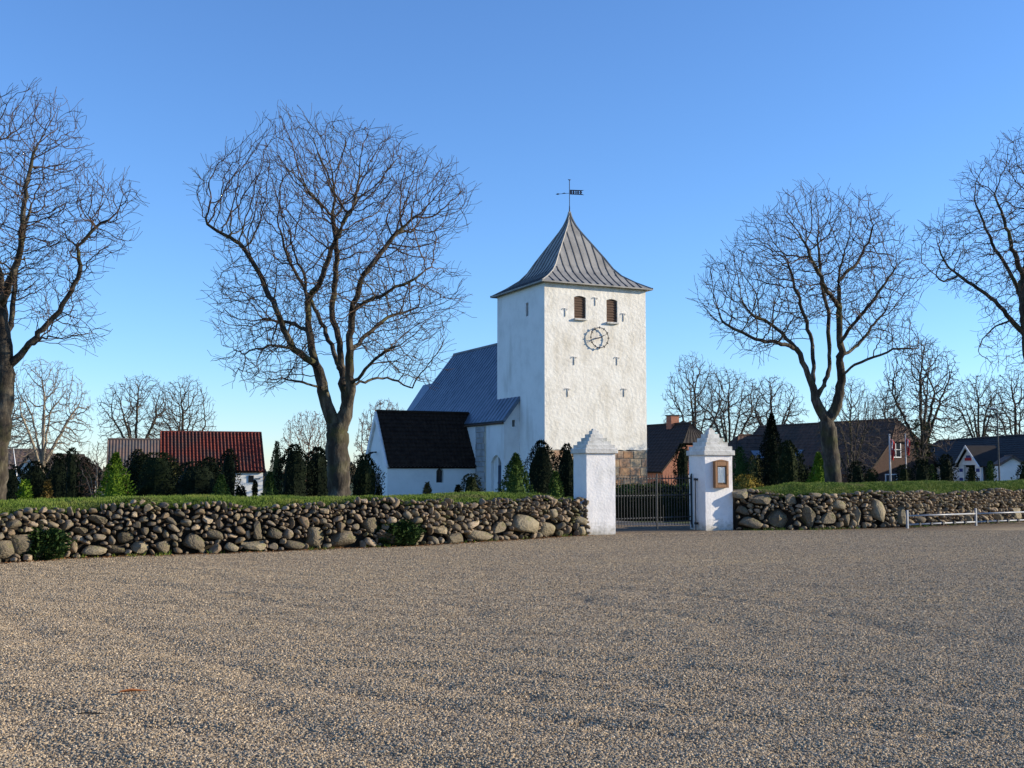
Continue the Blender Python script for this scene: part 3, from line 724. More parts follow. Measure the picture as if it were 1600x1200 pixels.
# ---- tiled roof surface helper
def tile_sheet(mb, e0, e1, r1, r0, ncol, nrow, amp, step, flat=False, k=4):
    e0, e1, r1, r0 = map(Vector, (e0, e1, r1, r0)); nn = (e1-e0).cross(r0-e0).normalized()
    if nn.z < 0: nn = -nn
    U = ncol * k; base = len(mb.v); rows = nrow * 2
    for j in range(rows + 1):
        v = j / rows if False else (j // 2 + (j % 2) * .999) / nrow if j < rows else 1.0
        for i in range(U + 1):
            u = i / U; ph = (i % k) / k * math.tau
            h = amp * (.5 + .5 * math.cos(ph)) + (step if j % 2 == 0 else 0)
            p = e0.lerp(e1, u).lerp(r0.lerp(r1, u), v) + nn * h; mb.v.append(tuple(p))
    for j in range(rows):
        for i in range(U):
            a_ = base + j*(U+1) + i; mb.f.append((a_, a_+1, a_+U+2, a_+U+1))
    th = .12
    mb.add([e0, e1, r1, r0, e0 - nn*th, e1 - nn*th, r1 - nn*th, r0 - nn*th], [(7,6,5,4),(0,4,5,1),(1,5,6,2),(2,6,7,3),(3,7,4,0)])
    return mb
# ---- porch
PX0, PX1, PY0, PY1, PE, PR = -6.12, NX0, 6.62, 10.35, 1.92, 4.90
pm_ = (PY0 + PY1) / 2; PRX = TW/2 - (RZ - PR) / sl_     # ridge meets the nave roof
mb = MB(); wall_with_holes(mb, PX0, PX1, ZB, PE, [(-3.29,-2.86,.98,1.60,.17)], PY0, .28)
mb.add([(PX0,PY1,ZB),(PX1,PY1,ZB),(PX1,PY1,PE),(PX0,PY1,PE)], [(0,1,2,3)])
mb.add([(PX0,PY0,ZB),(PX0,PY0,PE),(PX0,pm_,PR - .14),(PX0,PY1,PE),(PX0,PY1,ZB)], [(0,1,2,3,4)])
mb.build('porch_wall', 'plaster_smooth', church)
pw = empty('porch_window', (-3.075, PY0 + .2, 0), 0, church)
MB().box(-.26, .26, .05, .08, .9, 1.85).build('pane', 'glass', pw)
MB().box(-.215, .215, 0, .04, .985, 1.02).build('frame_rail', 'iron', pw); MB().box(-.012, .012, 0, .04, 1.02, 1.74).build('glazing_bar', 'iron', pw)
MB().box(-.20, .20, .0, .035, 1.36, 1.385).build('glazing_bar', 'iron', pw)
mb = MB(); ov = .16
xr = lambda z: min(TW/2 - (RZ - z) / sl_ , 3)
tile_sheet(mb, (PX0 - .02, PY0 - ov, PE - .10), (PX1 - .05, PY0 - ov, PE - .10), (PRX + .02, pm_, PR), (PX0 - .02, pm_, PR), 24, 14, .035, .03)
tile_sheet(mb, (PX0 - .02, PY1 + ov, PE - .10), (PX1 - .05, PY1 + ov, PE - .10), (PRX + .02, pm_, PR), (PX0 - .02, pm_, PR), 24, 14, .035, .03)
pr_ = mb.build('porch_roof', 'black_tile', church)
MB().bar((PX0 - .02, pm_, PR + .03), (PRX, pm_, PR + .03), .10, 8).build('ridge_tiles', 'black_tile', pr_)
for sgn, ye in ((-1, PY0 - ov), (1, PY1 + ov)):
    A_ = Vector((PX0 - .13, ye, PE - .12)); B_ = Vector((PX0 - .13, pm_, PR + .02))
    MB().prism([A_, A_ + Vector((0, .22 * -sgn * -1 if False else -sgn*.0, -.0)) + Vector((0, -sgn * .30, 0)), B_ + Vector((0, 0, -.44)), B_], (.17, 0, 0)).build('verge_board', 'pillar_plaster', pr_)
MB().box(PX0 - .10, PX0 - .01, pm_ - .06, pm_ + .06, 2.62, 2.70).build('lamp_bracket', 'iron', church)
MB().tube([(PX0 - .12, pm_, 2.66), (PX0 - .34, pm_, 2.62), (PX0 - .42, pm_, 2.52)], [.03, .07, .10], 8).build('porch_lamp', 'iron', church)
pd = empty('porch_door', (PX0, pm_ , 0), 0, church)
MB().box(-.03, .03, -.55, .55, ZB, 1.5).build('door_leaf', 'blue_door', pd)
n = 10; m_ = MB()
m_.tube([(-.02, math.cos(math.pi*i/n)*.7, 1.45 + math.sin(math.pi*i/n)*.62) for i in range(n+1)], [.05]*(n+1), 5); m_.build('door_arch', 'pillar_plaster', pd)

# ================================================================ gate
GA = math.radians(21)
def pillar(corner, w, hs, ztop, label):
    t = empty('gate_pillar', corner, GA); tag(t, label, 'pillar', 'white gate pillars')
    sb = MB().box(0, w, 0, w, -.12, hs - .02).build('shaft', 'pillar_plaster', t)
    bm = bmesh.new(); bm.from_mesh(sb.data); bmesh.ops.subdivide_edges(bm, edges=bm.edges, cuts=9, use_grid_fill=True)
    for v in bm.verts: v.co += Vector((mnoise.noise(v.co * 3 + Vector(corner)), mnoise.noise(v.co * 3.1 + Vector((9, 0, 0))), 0)) * .008
    bm.to_mesh(sb.data); bm.free()
    MB().box(-.06, w + .06, -.06, w + .06, hs - .025, hs + .115).build('cap_slab', 'cap_plaster', t, bevel=.014)
    n = 5; z = hs + .113; R = random.Random(int(w * 1000))
    hz = (ztop - z - .05) / n
    for i in range(n):
        e = lerp(-.005, w / 2 - .10, i / (n - 1)); j = R.uniform(-.006, .006)
        MB().box(e, w - e, e + j, w - e + j, z - .004, z + hz - .001).build('cap_course', 'cap_plaster', t, bevel=.005); z += hz
    MB().box(w/2 - .055, w/2 + .055, w/2 - .055, w/2 + .055, z - .003, ztop).build('cap_finial', 'cap_plaster', t, bevel=.01)
    return t
lc = gr(917, 836); rc = gr(1103, 829)
PL = pillar((lc.x, lc.y, 0), .82, 2.11, 2.74, 'white plastered gate pillar with stepped cap, left of the iron gate')
PRr = pillar((rc.x, rc.y, 0), .87, 2.09, 2.84, 'white plastered gate pillar with stepped cap carrying the wooden notice case')
# notice case
def onface(w_along, out, z, c=rc):
    return Vector((c.x + math.cos(GA) * w_along + math.sin(GA) * out, c.y + math.sin(GA) * w_along - math.cos(GA) * out, z))
nb = empty('notice_case', onface(.245, .0, 1.17), GA); tag(nb, 'small glazed oak notice case hanging on the right gate pillar', 'notice board')
w_, h_ = .43, .73
MB().box(0.015, w_ - .015, -.09, -.004, .015, h_ - .015).build('case_back', 'oak', nb)
for args in ((0, .07, -.13, -.006, 0, h_), (w_ - .07, w_, -.13, -.006, 0, h_), (.071, w_ - .071, -.128, -.006, 0, .09), (.071, w_ - .071, -.128, -.006, h_ - .13, h_)):
    MB().box(*args).build('frame_rail', 'oak', nb, bevel=.006)
MB().prism([(-.015,-.14,h_+.002),(w_/2,-.14,h_ + .05),(w_+.015,-.14,h_+.002)], (0,.135,0)).build('case_top', 'oak', nb)
MB().box(.10, w_ - .10, -.098, -.0925, .14, h_ - .16).build('notice_sheet', 'paper', nb)
gm = bpy.data.materials.new('clear_glass'); gm.use_nodes = True; M['clear_glass'] = gm
gb = gm.node_tree.nodes['Principled BSDF']; gb.inputs['Transmission Weight'].default_value = 1; gb.inputs['Roughness'].default_value = .02; gb.inputs['IOR'].default_value = 1.1
gb.inputs['Base Color'].default_value = (.93,.96,.96,1)
MB().box(.072, w_ - .072, -.115, -.111, .092, h_ - .132).build('pane', 'clear_glass', nb)
MB().box(w_ - .05, w_ - .03, -.136, -.131, .34, .37).build('keyhole_plate', 'iron', nb)
# gate leaves
gl = Vector((lc.x + math.cos(GA)*.82 - math.sin(GA)*.72, lc.y + math.sin(GA)*.82 + math.cos(GA)*.72, 0))
g2 = Vector((rc.x - math.sin(GA)*.62, rc.y + math.cos(GA)*.62, 0))
gd = (g2 - gl); glen = gd.length; gyaw = math.atan2(gd.y, gd.x)
def leaf(start, yaw, ln, label, mirror):
    t = empty('gate_leaf', start, yaw); tag(t, label, 'gate', 'iron gate leaves')
    n = int(ln / .105)
    for z, r in ((1.43,.016),(.97,.014),(.36,.014),(.24,.016)):
        MB().box(.02, ln - .02, -r*.7, r*.7, z - r, z + r).build('rail', 'gate_iron', t)
    bb = MB().tube([(0,0,.14),(0,0,1.48),(0,0,1.54)], [.0095,.0095,.002], 6).build('bar', 'gate_iron', t)
    for i in range(n + 1):
        o = bb if i == 0 else link('bar', bb.data, t); o.location = (lerp(.06, ln - .06, i / n), -.018, 0)
    for x in ((0, ln) if not mirror else (ln,)):
        MB().box(x - .013, x + .013, -.018, .018, .05, 1.56).build('stile', 'gate_iron', t)
leaf((gl.x + .03*math.cos(gyaw), gl.y + .03*math.sin(gyaw), 0), gyaw, glen * .585 - .05, 'left leaf of the barred iron gate, beside the plain pillar', 0)
q = gl + gd.normalized() * (glen * .585 + .02)
leaf((q.x, q.y, 0), gyaw + .03, glen * .415 - .07, 'narrower right leaf of the barred iron gate, beside the notice case pillar', 1)
hp = empty('gate_hinge_post', onface(-.07, -.42, 0), GA); tag(hp, 'thin dark hinge rod at the side of the notice case pillar', 'hinge rod')
MB().bar((0,0,-.02),(0,0,1.44),.016,6).build('rod', 'iron', hp)
for z in (.18, 1.40): MB().box(-.035, .085, -.03, .03, z - .03, z + .03).build('hinge', 'iron', hp)

# ================================================================ bicycle rack
b1 = gr(1418, 826); b2 = gr(1525, 821.5); bd = (b2 - b1); bl = bd.length
rk = empty('bicycle_rack', (b1.x, b1.y, 0), math.atan2(bd.y, bd.x)); tag(rk, 'low white metal bicycle rack standing before the right stone wall', 'bicycle rack')
for i in range(3):
    MB().box(i*bl - .035, i*bl + .035, -.028, .028, -.05, .52).build('post', 'white_gloss', rk, bevel=.008)
    if i < 2:
        for z in (.36, .115): MB().bar((i*bl + .04, 0, z), ((i+1)*bl - .04, 0, z), .024, 8).build('rail', 'white_gloss', rk, smooth=True)
        for k in range(1, 6):
            x = i*bl + bl*k/6
            MB().tube([(x,-.005,.12),(x+.02,.12,.20),(x+.03,.24,.30),(x+.03,.26,.42)], [.012]*4, 6).build('wheel_holder', 'gate_iron', rk, smooth=True)
            MB().bar((x,-.045,.115),(x,.03,.115),.045,10).build('clamp', 'gate_iron', rk)

# ================================================================ trees
def grow(limbs, att, seg, infl, kill, iters, seed, jit=.22, trop=.0, twig=.5, twl=.12, radial=0, org=None, tw3=2, tws=2):
    r = np.random.default_rng(seed); pos = []; par = []
    for li, lb in enumerate(limbs):
        lb = [np.array(p, float) for p in lb]
        if li == 0: pos.append(lb[0]); par.append(-1); cur = 0
        else:
            P = np.array(pos); cur = int(np.argmin(((P - lb[0]) ** 2).sum(1)))
        for a_, b_ in zip(lb, lb[1:]):
            n = max(1, int(round(np.linalg.norm(b_ - a_) / (seg * 1.3))))
            for i in range(1, n + 1):
                p = a_ + (b_ - a_) * i / n + (r.normal(0, seg * .14, 3) if i < n else 0)
                pos.append(p); par.append(cur); cur = len(pos) - 1
    n_limb = len(pos)
    att = np.asarray(att, np.float64); P = np.array(pos)
    def near(A, B):
        d = (A**2).sum(1)[:,None] + (B**2).sum(1)[None] - 2 * A @ B.T
        k = d.argmin(1); return np.maximum(d[np.arange(len(A)), k], 0), k
    nd, ni = near(att, P)
    last = {}
    for it in range(iters):
        if not len(att): break
        m_ = nd < infl * infl
        if not m_.any(): infl *= 1.5; continue
        ids = ni[m_]; vec = att[m_] - P[ids]; vec /= np.linalg.norm(vec, axis=1)[:,None] + 1e-9
        u, inv = np.unique(ids, return_inverse=True); acc = np.zeros((len(u), 3)); np.add.at(acc, inv, vec)
        acc /= np.linalg.norm(acc, axis=1)[:,None] + 1e-9
        acc += r.normal(0, jit, acc.shape); acc[:,2] += trop
        if radial:
            o_ = P[u] - org; o_ /= np.linalg.norm(o_, axis=1)[:,None] + 1e-9; acc += o_ * radial
        acc /= np.linalg.norm(acc, axis=1)[:,None] + 1e-9
        new = []; npar = []
        for k, nid in enumerate(u):
            c = last.setdefault(int(nid), [])
            if len(c) >= 3 or any(float(q @ acc[k]) > .93 for q in c): continue
            c.append(acc[k]); new.append(P[nid] + acc[k] * seg); npar.append(int(nid))
        # drop attractors whose nodes are stuck
        if not new:
            att = att[~m_]; nd = nd[~m_]; ni = ni[~m_]; continue
        nw_ = np.array(new); off = len(P); P = np.vstack([P, nw_]); par += npar
        d2, k2 = near(att, nw_); b_ = d2 < nd
        nd[b_] = d2[b_]; ni[b_] = k2[b_] + off
        kp = nd > kill * kill; att, nd, ni = att[kp], nd[kp], ni[kp]
    # fine twigs
    nn = len(P); nc = np.zeros(nn, int)
    for q in par:
        if q >= 0: nc[q] += 1
    ctr = P[n_limb // 3]; add = []; apar = []
    for i in range(n_limb, nn):
        reps = (1 if r.random() < twig else 0) + (tw3 if nc[i] == 0 else 0)
        for _ in range(reps):
            d = P[i] - P[par[i]]; d = d / (np.linalg.norm(d) + 1e-9) + r.normal(0, .6, 3); d[2] += .2
            if radial: o_ = P[i] - org; d += .5 * o_ / np.linalg.norm(o_)
            d /= np.linalg.norm(d); p = P[i]; pr = i
            for s in range(tws):
                p = p + d * twl * r.uniform(.5, 1.2); add.append(p); apar.append(pr); pr = nn + len(add) - 1
                d = d + r.normal(0, .28, 3); d /= np.linalg.norm(d)
    P = np.vstack([P, np.array(add)]) if add else P
    return P, par + apar
def skin(P, par, R, r0, thick, ex=0, ntr=0):
    n = len(P); cnt = np.zeros(n); ch = [[] for _ in range(n)]
    for i in range(n - 1, -1, -1):
        if par[i] >= 0: ch[par[i]].append(i)
    order = list(range(n))
    tips = np.zeros(n)
    # parents may have larger index only for twigs' own chain which stay ordered, so reverse index order works
    for i in range(n - 1, -1, -1):
        if not ch[i]: tips[i] = 1
        if par[i] >= 0: tips[par[i]] += tips[i]
    if ex: rad = np.maximum(R * (tips / tips[0]) ** (1 / ex), r0)
    else:
        e = math.log(tips[0]) / math.log(R / r0); rad = r0 * tips ** (1 / e)
    if ntr:      # stems slim down gradually above the fork
        ds = np.zeros(n)
        for i in range(ntr, n): ds[i] = ds[par[i]] + 1
        rad = np.maximum(rad * (.60 + .40 * np.exp(-ds / 5.0)), r0)
    A, B = MB(), MB()
    stack = [(0, None)]; Pl = [Vector(p) for p in P]
    while stack:
        s, pr = stack.pop(); chain = [] if pr is None else [pr]; cur = s
        while True:
            chain.append(cur)
            c = ch[cur]
            if not c: break
            c = sorted(c, key=lambda q: -rad[q])
            for q in c[1:]: stack.append((q, cur))
            cur = c[0]
        rs = [rad[q] for q in chain]
        if pr is not None: rs[0] = min(rs[0], rs[1] * 1.15)
        m = max(rs)
        if m > thick:
            # thick leading stretch in the trunk mesh, fine end in the crown
            k = next((i for i, q in enumerate(rs) if q < thick * .8), len(rs) - 1); k = max(k, 1)
            A.tube([Pl[q] for q in chain[:k+1]], rs[:k+1], 9 if m > .12 else 6, caps=False)
            if k < len(chain) - 1: B.tube([Pl[q] for q in chain[k:]], rs[k:], 3, caps=False)
        else:
            B.tube([Pl[q] for q in chain], rs, 4 if m > .02 else 3, caps=False)
    return A, B
def in_poly(x, y, poly):
    c = False; n = len(poly)
    for i in range(n):
        x1, y1 = poly[i]; x2, y2 = poly[i-1]
        if (y1 > y) != (y2 > y) and x < (x2 - x1) * (y - y1) / (y2 - y1) + x1: c = not c
    return c
def sample_crown(poly, n, R, depth=.8):
    xs_ = [p[0] for p in poly]; ys_ = [p[1] for p in poly]; out = []
    ext = {}
    def rowext(y):
        k = round(y, 1 if max(ys_) < 50 else 0)
        if k not in ext:
            c = []
            for i in range(len(poly)):
                (x1, y1), (x2, y2) = poly[i], poly[i-1]
                if (y1 > k) != (y2 > k): c.append((x2 - x1) * (k - y1) / (y2 - y1) + x1)
            ext[k] = (min(c), max(c)) if len(c) > 1 else None
        return ext[k]
    while len(out) < n:
        x = R.uniform(min(xs_), max(xs_)); y = R.uniform(min(ys_), max(ys_))
        if not in_poly(x, y, poly): continue
        e = rowext(y)
        if not e: continue
        c = (e[0] + e[1]) / 2; h = max(1e-3, (e[1] - e[0]) / 2); t = max(.05, 1 - ((x - c) / h) ** 2)
        d = depth * h * math.sqrt(t)
        dy_ = R.uniform(-1, 1) * d; q_ = Vector((x, dy_, y)) / (h * .33)
        if mnoise.noise(q_ + Vector((n * .01, 0, 0))) < R.uniform(-.75, .05): continue      # uneven crown with gaps
        if (abs(x - c) / h) ** 2 + (dy_ / (depth * h)) ** 2 > R.uniform(.55, 1.3): continue
        out.append((x, dy_, y))
    return out
def hero_tree(base_px, Y, limbs, poly, natt, R_, label, seed, zb, seg=.13, infl=1.1, kill=.23, trop=0.08, r0=.0050, cut=.86, ex=2.3):
    """limbs: pixel polylines with optional depth offset in metres; poly: crown outline in pixels"""
    bp = at(base_px, 700, Y); base = Vector((bp.x, Y, zb)); R = random.Random(seed)
    def loc(px, py, dy=0): return tuple(at(px, py, Y + dy) - base)
    LB = []
    for lb in limbs:
        pts = [Vector(loc(*q)) for q in lb]
        if LB:      # the last stretch of every limb is left to the growth
            tot = sum((b_ - a_).length for a_, b_ in zip(pts, pts[1:])) * cut; acc = 0; keep = [pts[0]]
            for a_, b_ in zip(pts, pts[1:]):
                l_ = (b_ - a_).length
                if acc + l_ > tot: keep.append(a_.lerp(b_, (tot - acc) / l_)); break
                keep.append(b_); acc += l_
            pts = keep
        LB.append([tuple(q) for q in pts])
    LB[0].insert(0, (LB[0][0][0] - .02, 0, 0))
    pxm = Y / F
    A = [loc(x, z, y * pxm) for x, y, z in sample_crown(poly, natt, R)]
    org = np.array(LB[0][-1]) - np.array([0, 0, .8])
    P, par = grow(LB, A, seg, infl, kill, 120, seed, jit=.20, trop=trop, radial=.30, org=org, twig=.16, twl=seg * 1.25, tw3=2, tws=3)
    ntr = 1 + sum(max(1, int(round((Vector(b_) - Vector(a_)).length / (seg * 1.3)))) for a_, b_ in zip(LB[0], LB[0][1:]))
    tr, cr = skin(P, par, R_, r0, .035, ex, ntr)
    # root flare
    t = empty('bare_tree', base); tag(t, label, 'tree', 'big bare trees on the bank')
    v2 = []
    for x, y, z in tr.v:
        if z < .9:
            k = 1 + .35 * (1 - z / .9) ** 2.2; x, y = LB[0][0][0] + (x - LB[0][0][0]) * k, y * k
        q = Vector((x, y, z)); f = .014 if z < 4 else .006
        nq = Vector((mnoise.noise(q * 2.2), mnoise.noise(q * 2.2 + Vector((7,7,7))), 0)) * f
        v2.append((x + nq.x, y + nq.y, z))
    tr.v = v2
    tr.build('trunk', 'bark', t, smooth=True); cr.build('crown', 'twig', t, smooth=True)
    print('tree', len(P), len(tr.f) + len(cr.f))
    return t
hero_tree(530, 27.4,
  [[(530,800),(529,740),(526,700),(527,668)],
   [(527,668),(514,642),(504,610),(500,588),(490,556),(483,515),(480,473),(476,432),(462,400),(450,360,.3)],
   [(530,672),(540,648),(540,620),(535,580,.2),(531,536,.3),(519,490,.5),(522,450,.6),(527,407,.5),(520,340,.3),(512,280)],
   [(540,648),(548,610,-.2),(546,570,-.3),(546,536,-.4),(551,486,-.4),(563,440,-.5),(590,402,-.4),(625,360,-.2),(655,327)],
   [(545,605,-.2),(560,592,-.5),(585,562,-.9),(610,545,-1.2),(640,535,-1.6)],
   [(540,560,-.3),(570,525,.5),(600,500,1.1),(640,485,1.5),(680,470,1.7)],
   [(499,572),(478,560,-.4),(459,546,-.5),(443,515,-.6),(430,480,-.6),(413,445,-.4),(398,415,-.3),(374,380,-.2),(345,364),(324,350),(316,318),(298,296)],
   [(484,520),(455,505,.8),(425,500,1.2),(395,495,1.5)],
   [(504,606),(480,600,-.9),(440,590,-1.3),(405,600,-1.6)],
   [(480,473),(500,440,-.9),(515,400,-1.1),(535,350,-1.0),(570,290,-.8)],
   [(551,486,-.4),(575,470,-1),(600,460,-1.6),(640,440,-1.9),(700,400,-1.6)],
   [(531,580),(520,545,1.0),(500,500,1.6),(470,440,1.9),(430,370,1.6)],
   [(459,546,-.5),(430,540,-1),(400,545,-1.2),(370,560,-1.1)],
   [(545,600,-.2),(575,595,.6),(605,590,1.0),(640,605,1.1),(660,610,.8)]],
  [(297,288),(335,250),(390,225),(432,168),(470,182),(520,186),(600,205),(660,240),(705,262),(742,305),(722,360),(700,400),(720,450),(725,480),(690,530),(700,560),(680,600),(660,616),(620,590),(570,560),(545,520),(505,520),(470,590),(420,625),(360,600),(345,560),(335,500),(320,450),(350,420),(345,380),(310,340)],
  9500, .285, 'large bare forked tree on the bank beside the church porch', 21, -.1)
hero_tree(1298, 34.9,
  [[(1302,790),(1300,730),(1296,690),(1292,662)],
   [(1291,662),(1278,634),(1270,604),(1259,575),(1244,545),(1222,520),(1195,500,.3),(1175,492),(1150,460)],
   [(1276,622),(1288,602),(1296,575,.4),(1296,540,.6),(1292,500,.6)],
   [(1293,660),(1308,632),(1315,595),(1313,540),(1312,480),(1310,440),(1318,400),(1330,350)],
   [(1270,600),(1270,560,.6),(1268,530,.8),(1255,490,.9),(1240,440,.8),(1225,390,.5)],
   [(1310,590),(1335,570,-.6),(1365,558,-.8),(1395,545,-.8),(1430,545,-.7),(1455,540,-.5)],
   [(1309,540),(1330,510,-.7),(1355,480,-1),(1385,440,-1),(1410,400,-.8)],
   [(1312,480),(1290,450,-.9),(1270,410,-1.2),(1250,360,-1)],
   [(1245,545),(1215,535,-.6),(1180,530,-.9),(1140,510,-.8),(1110,490,-.5)],
   [(1310,560),(1340,540,1),(1370,500,1.5),(1400,470,1.6)],
   [(1298,500,.6),(1285,450,1.2),(1280,400,1.4),(1275,350,1.1)],
   [(1310,440),(1340,410,.8),(1360,370,.9),(1370,330,.6)]],
  [(1080,480),(1095,420),(1150,380),(1165,350),(1210,320),(1240,300),(1290,292),(1320,310),(1360,305),(1400,345),(1420,390),(1455,430),(1440,470),(1430,500),(1455,545),(1420,575),(1380,545),(1340,530),(1290,500),(1240,525),(1200,560),(1160,560),(1120,520)],
  7500, .26, 'tall bare tree with a spreading crown on the bank right of the gate', 33, -.1, seg=.15, infl=1.2, kill=.29, r0=.0062)
hero_tree(-6, 25.2,
  [[(-6,790),(-3,720),(4,640),(8,585),(6,540),(0,480),(-2,430)],
   [(8,585),(16,570),(40,545),(75,505),(105,465),(122,435),(126,415),(120,385),(150,355),(180,335),(215,300)],
   [(6,540),(18,500,.4),(22,460,.7),(25,420,.9),(40,350,.9),(60,280,.7)],
   [(0,480),(20,430,-.6),(33,385,-.8),(36,330,-.8),(50,250,-.6),(60,200,-.4)],
   [(-2,430),(-15,380),(-30,330),(-30,250),(0,190)],
   [(8,585),(-30,540,-.5),(-80,480,-.6),(-120,420),(-150,350)],
   [(40,545),(75,525,-.9),(100,530,-1),(140,520,-1),(165,528,-.8)],
   [(20,560),(60,530,1),(90,500,1.4),(130,480,1.4)],
   [(6,540),(-40,480,.8),(-70,400,1.1),(-80,300,1)]],
  [(-170,400),(-150,280),(-80,190),(-10,150),(35,135),(100,160),(128,185),(135,230),(150,280),(205,285),(222,310),(190,350),(205,390),(160,410),(130,470),(165,530),(120,545),(60,520),(20,470),(-40,500),(-120,500)],
  7000, .22, 'bare tree cut by the left edge of the picture', 45, -.1)
hero_tree(1632, 41,
  [[(1632,790),(1630,700),(1622,620),(1612,560),(1604,500),(1600,440),(1606,380),(1615,310)],
   [(1608,530),(1580,500),(1555,470),(1520,445),(1498,430),(1480,415),(1455,370)],
   [(1604,500),(1590,450,.5),(1575,420,.8),(1550,380,.8),(1530,330,.6),(1510,290,.4)],
   [(1600,440),(1580,380,-.7),(1565,330,-.8),(1545,280,-.6)],
   [(1612,560),(1640,500),(1680,440),(1720,380)],
   [(1600,440),(1630,370,.8),(1650,300,.9),(1670,230,.6)],
   [(1498,430),(1475,440,-.4),(1455,425,-.5),(1430,400,-.4)],
   [(1580,500),(1555,510,.7),(1535,530,.8),(1525,560,.5)]],
  [(1425,370),(1440,350),(1480,340),(1500,300),(1500,270),(1540,255),(1560,225),(1600,205),(1620,180),(1700,190),(1760,280),(1770,400),(1720,480),(1650,470),(1600,560),(1545,590),(1520,540),(1540,490),(1490,450),(1450,430)],
  6500, .28, 'bare tree reaching in from the right edge of the picture', 57, -.1, seg=.16, infl=1.3, kill=.31, r0=.0070)

# ---- smaller background trees: prototypes in metres
def proto_tree(h, w, seed, natt, R_, trunk=.3, mats=('bark','far_twig'), round_=1.0, lean=0, thick=.05, r0=.011, stems=5):
    R = random.Random(seed)
    LB = [[(0,0,0),(.05*h*lean,0,h*trunk*.5),(.07*h*lean,0,h*trunk)]]
    tx = .07 * h * lean
    for i in range(stems):
        a_ = i / stems * math.tau + R.uniform(-.4, .4); s = R.uniform(.12, .26) * w
        LB.append([(tx,0,h*trunk*R.uniform(.75,1)), (tx + math.cos(a_)*s*.5, math.sin(a_)*s*.5, h*(trunk+.14)), (tx + math.cos(a_)*s*1.2, math.sin(a_)*s*1.2, h*(trunk+.34))])
    LB.append([(tx,0,h*trunk),(tx+R.uniform(-.1,.1),R.uniform(-.1,.1),h*(trunk+.25)),(tx,0,h*(trunk+.45))])
    poly = []
    for i in range(26):
        a_ = i / 26 * math.tau; rr_ = 1 + .10 * mnoise.noise(Vector((math.cos(a_)*1.5, math.sin(a_)*1.5, seed)))
        zc = h * (trunk*.75 + 1) / 2; zh = h * (1 - trunk*.75) / 2
        poly.append((tx + math.cos(a_)*w/2*rr_, zc + math.sin(a_)*zh*rr_))
    A = sample_crown(poly, natt, R, .85)
    P, par = grow(LB, A, h * .022, h * .20, h * .036, 90, seed, jit=.2, trop=.05, twig=.35, twl=h * .018)
    return skin(P, par, R_, r0, thick)
def tree_obj(proto, px, Y, label, sc=(1,1,1), rz=0, group='bare trees behind the churchyard', zoff=0):
    p = at(px, 735, Y); t = empty('bare_tree', (p.x, Y, terr(p.x, Y) - .1 + zoff), rz); t.scale = sc
    tag(t, label, 'tree', group)
    for nm, me in proto: link(nm, me, t)
    return t
def mk(proto_args, mats=('bark','far_twig')):
    A, B = proto_tree(**proto_args)
    out = []
    for nm, m_, mt in (('trunk', A, mats[0]), ('crown', B, mats[1])):
        o = m_.build(nm, mt, None, smooth=True); me = o.data; bpy.data.objects.remove(o); out.append((nm, me))
    return out
p1 = mk(dict(h=10, w=8, seed=3, natt=2600, R_=.24))
p2 = mk(dict(h=10, w=7.4, seed=8, natt=2600, R_=.22, trunk=.24, stems=6))
p3 = mk(dict(h=10, w=8.5, seed=14, natt=2400, R_=.26, trunk=.34))
ppale = mk(dict(h=8, w=7, seed=5, natt=2400, R_=.20, trunk=.30, r0=.008), ('pale_bark','pale_twig'))
psh = mk(dict(h=6, w=6.5, seed=31, natt=2200, R_=.10, trunk=.12, stems=8, r0=.011), ('pale_bark','red_twig'))
pbr = mk(dict(h=2.6, w=1.15, seed=41, natt=1500, R_=.035, trunk=.25, r0=.0035, thick=.012, stems=6), ('pale_bark','red_twig'))
def hgt(topy, Y, px): return at(px, topy, Y).z - (terr(0 if px < 800 else 20, Y) - .1)
def place(proto, h0, w0, px, top, wpx, Y, label, rz, group='bare trees behind the churchyard'):
    s = hgt(top, Y, px) / h0; sw = wpx * Y / F / w0
    return tree_obj(proto, px, Y, label, (sw, sw, s), rz, group)
place(ppale, 8, 7, 66, 560, 150, 50, 'sunlit bare tree with a pale trunk among the evergreens on the left', .4)
place(p1, 10, 8, 212, 583, 135, 112, 'bare tree standing behind the grey sheet roof', 1.0)
place(p2, 10, 7.4, 284, 588, 130, 116, 'bare tree rising behind the left part of the red tiled roof', 2.2)
place(p3, 10, 8.5, -20, 600, 130, 100, 'faint bare tree behind the low house at the left edge', .3)
place(psh, 6, 6.5, 482, 640, 100, 84, 'pale bare bush just left of the big forked trunk', .3)
place(psh, 6, 6.5, 600, 622, 120, 92, 'reddish bare bush just right of the big forked trunk', 1.9)
place(p2, 10, 7.4, 1088, 552, 120, 104, 'bare tree rising right behind the house with the brick chimney', .5)
place(p1, 10, 8, 1140, 572, 120, 98, 'bare tree behind the cap of the notice case pillar', 2.9)
place(p3, 10, 8.5, 1207, 585, 130, 110, 'bare tree behind the tall dark conifer', 4.0)
place(p2, 10, 7.4, 1330, 590, 110, 60, 'slender bare tree just right of the tall bank tree trunk', 3.3)
ivyt = place(p1, 10, 8, 1442, 522, 165, 73, 'bare tree with an ivy covered trunk right of the flagpoles', 1.2)
place(p3, 10, 8.5, 1532, 582, 120, 105, 'bare tree behind the long dark shop roof', 5.0)
place(p2, 10, 7.4, 1590, 575, 130, 110, 'bare tree behind the right end of the long dark shop roof', 1.4)
place(p1, 10, 8, 1385, 600, 100, 115, 'far bare tree seen between the two tall trees on the right', .9)
b = at(151, 735, 34); t = tree_obj(pbr, 151, 34, 'small twiggy brown birch with a thin white stem', (1,1,1), .6, 'garden trees'); t.scale = (.95, .95, (at(151,690,34).z + .16) / 2.6)

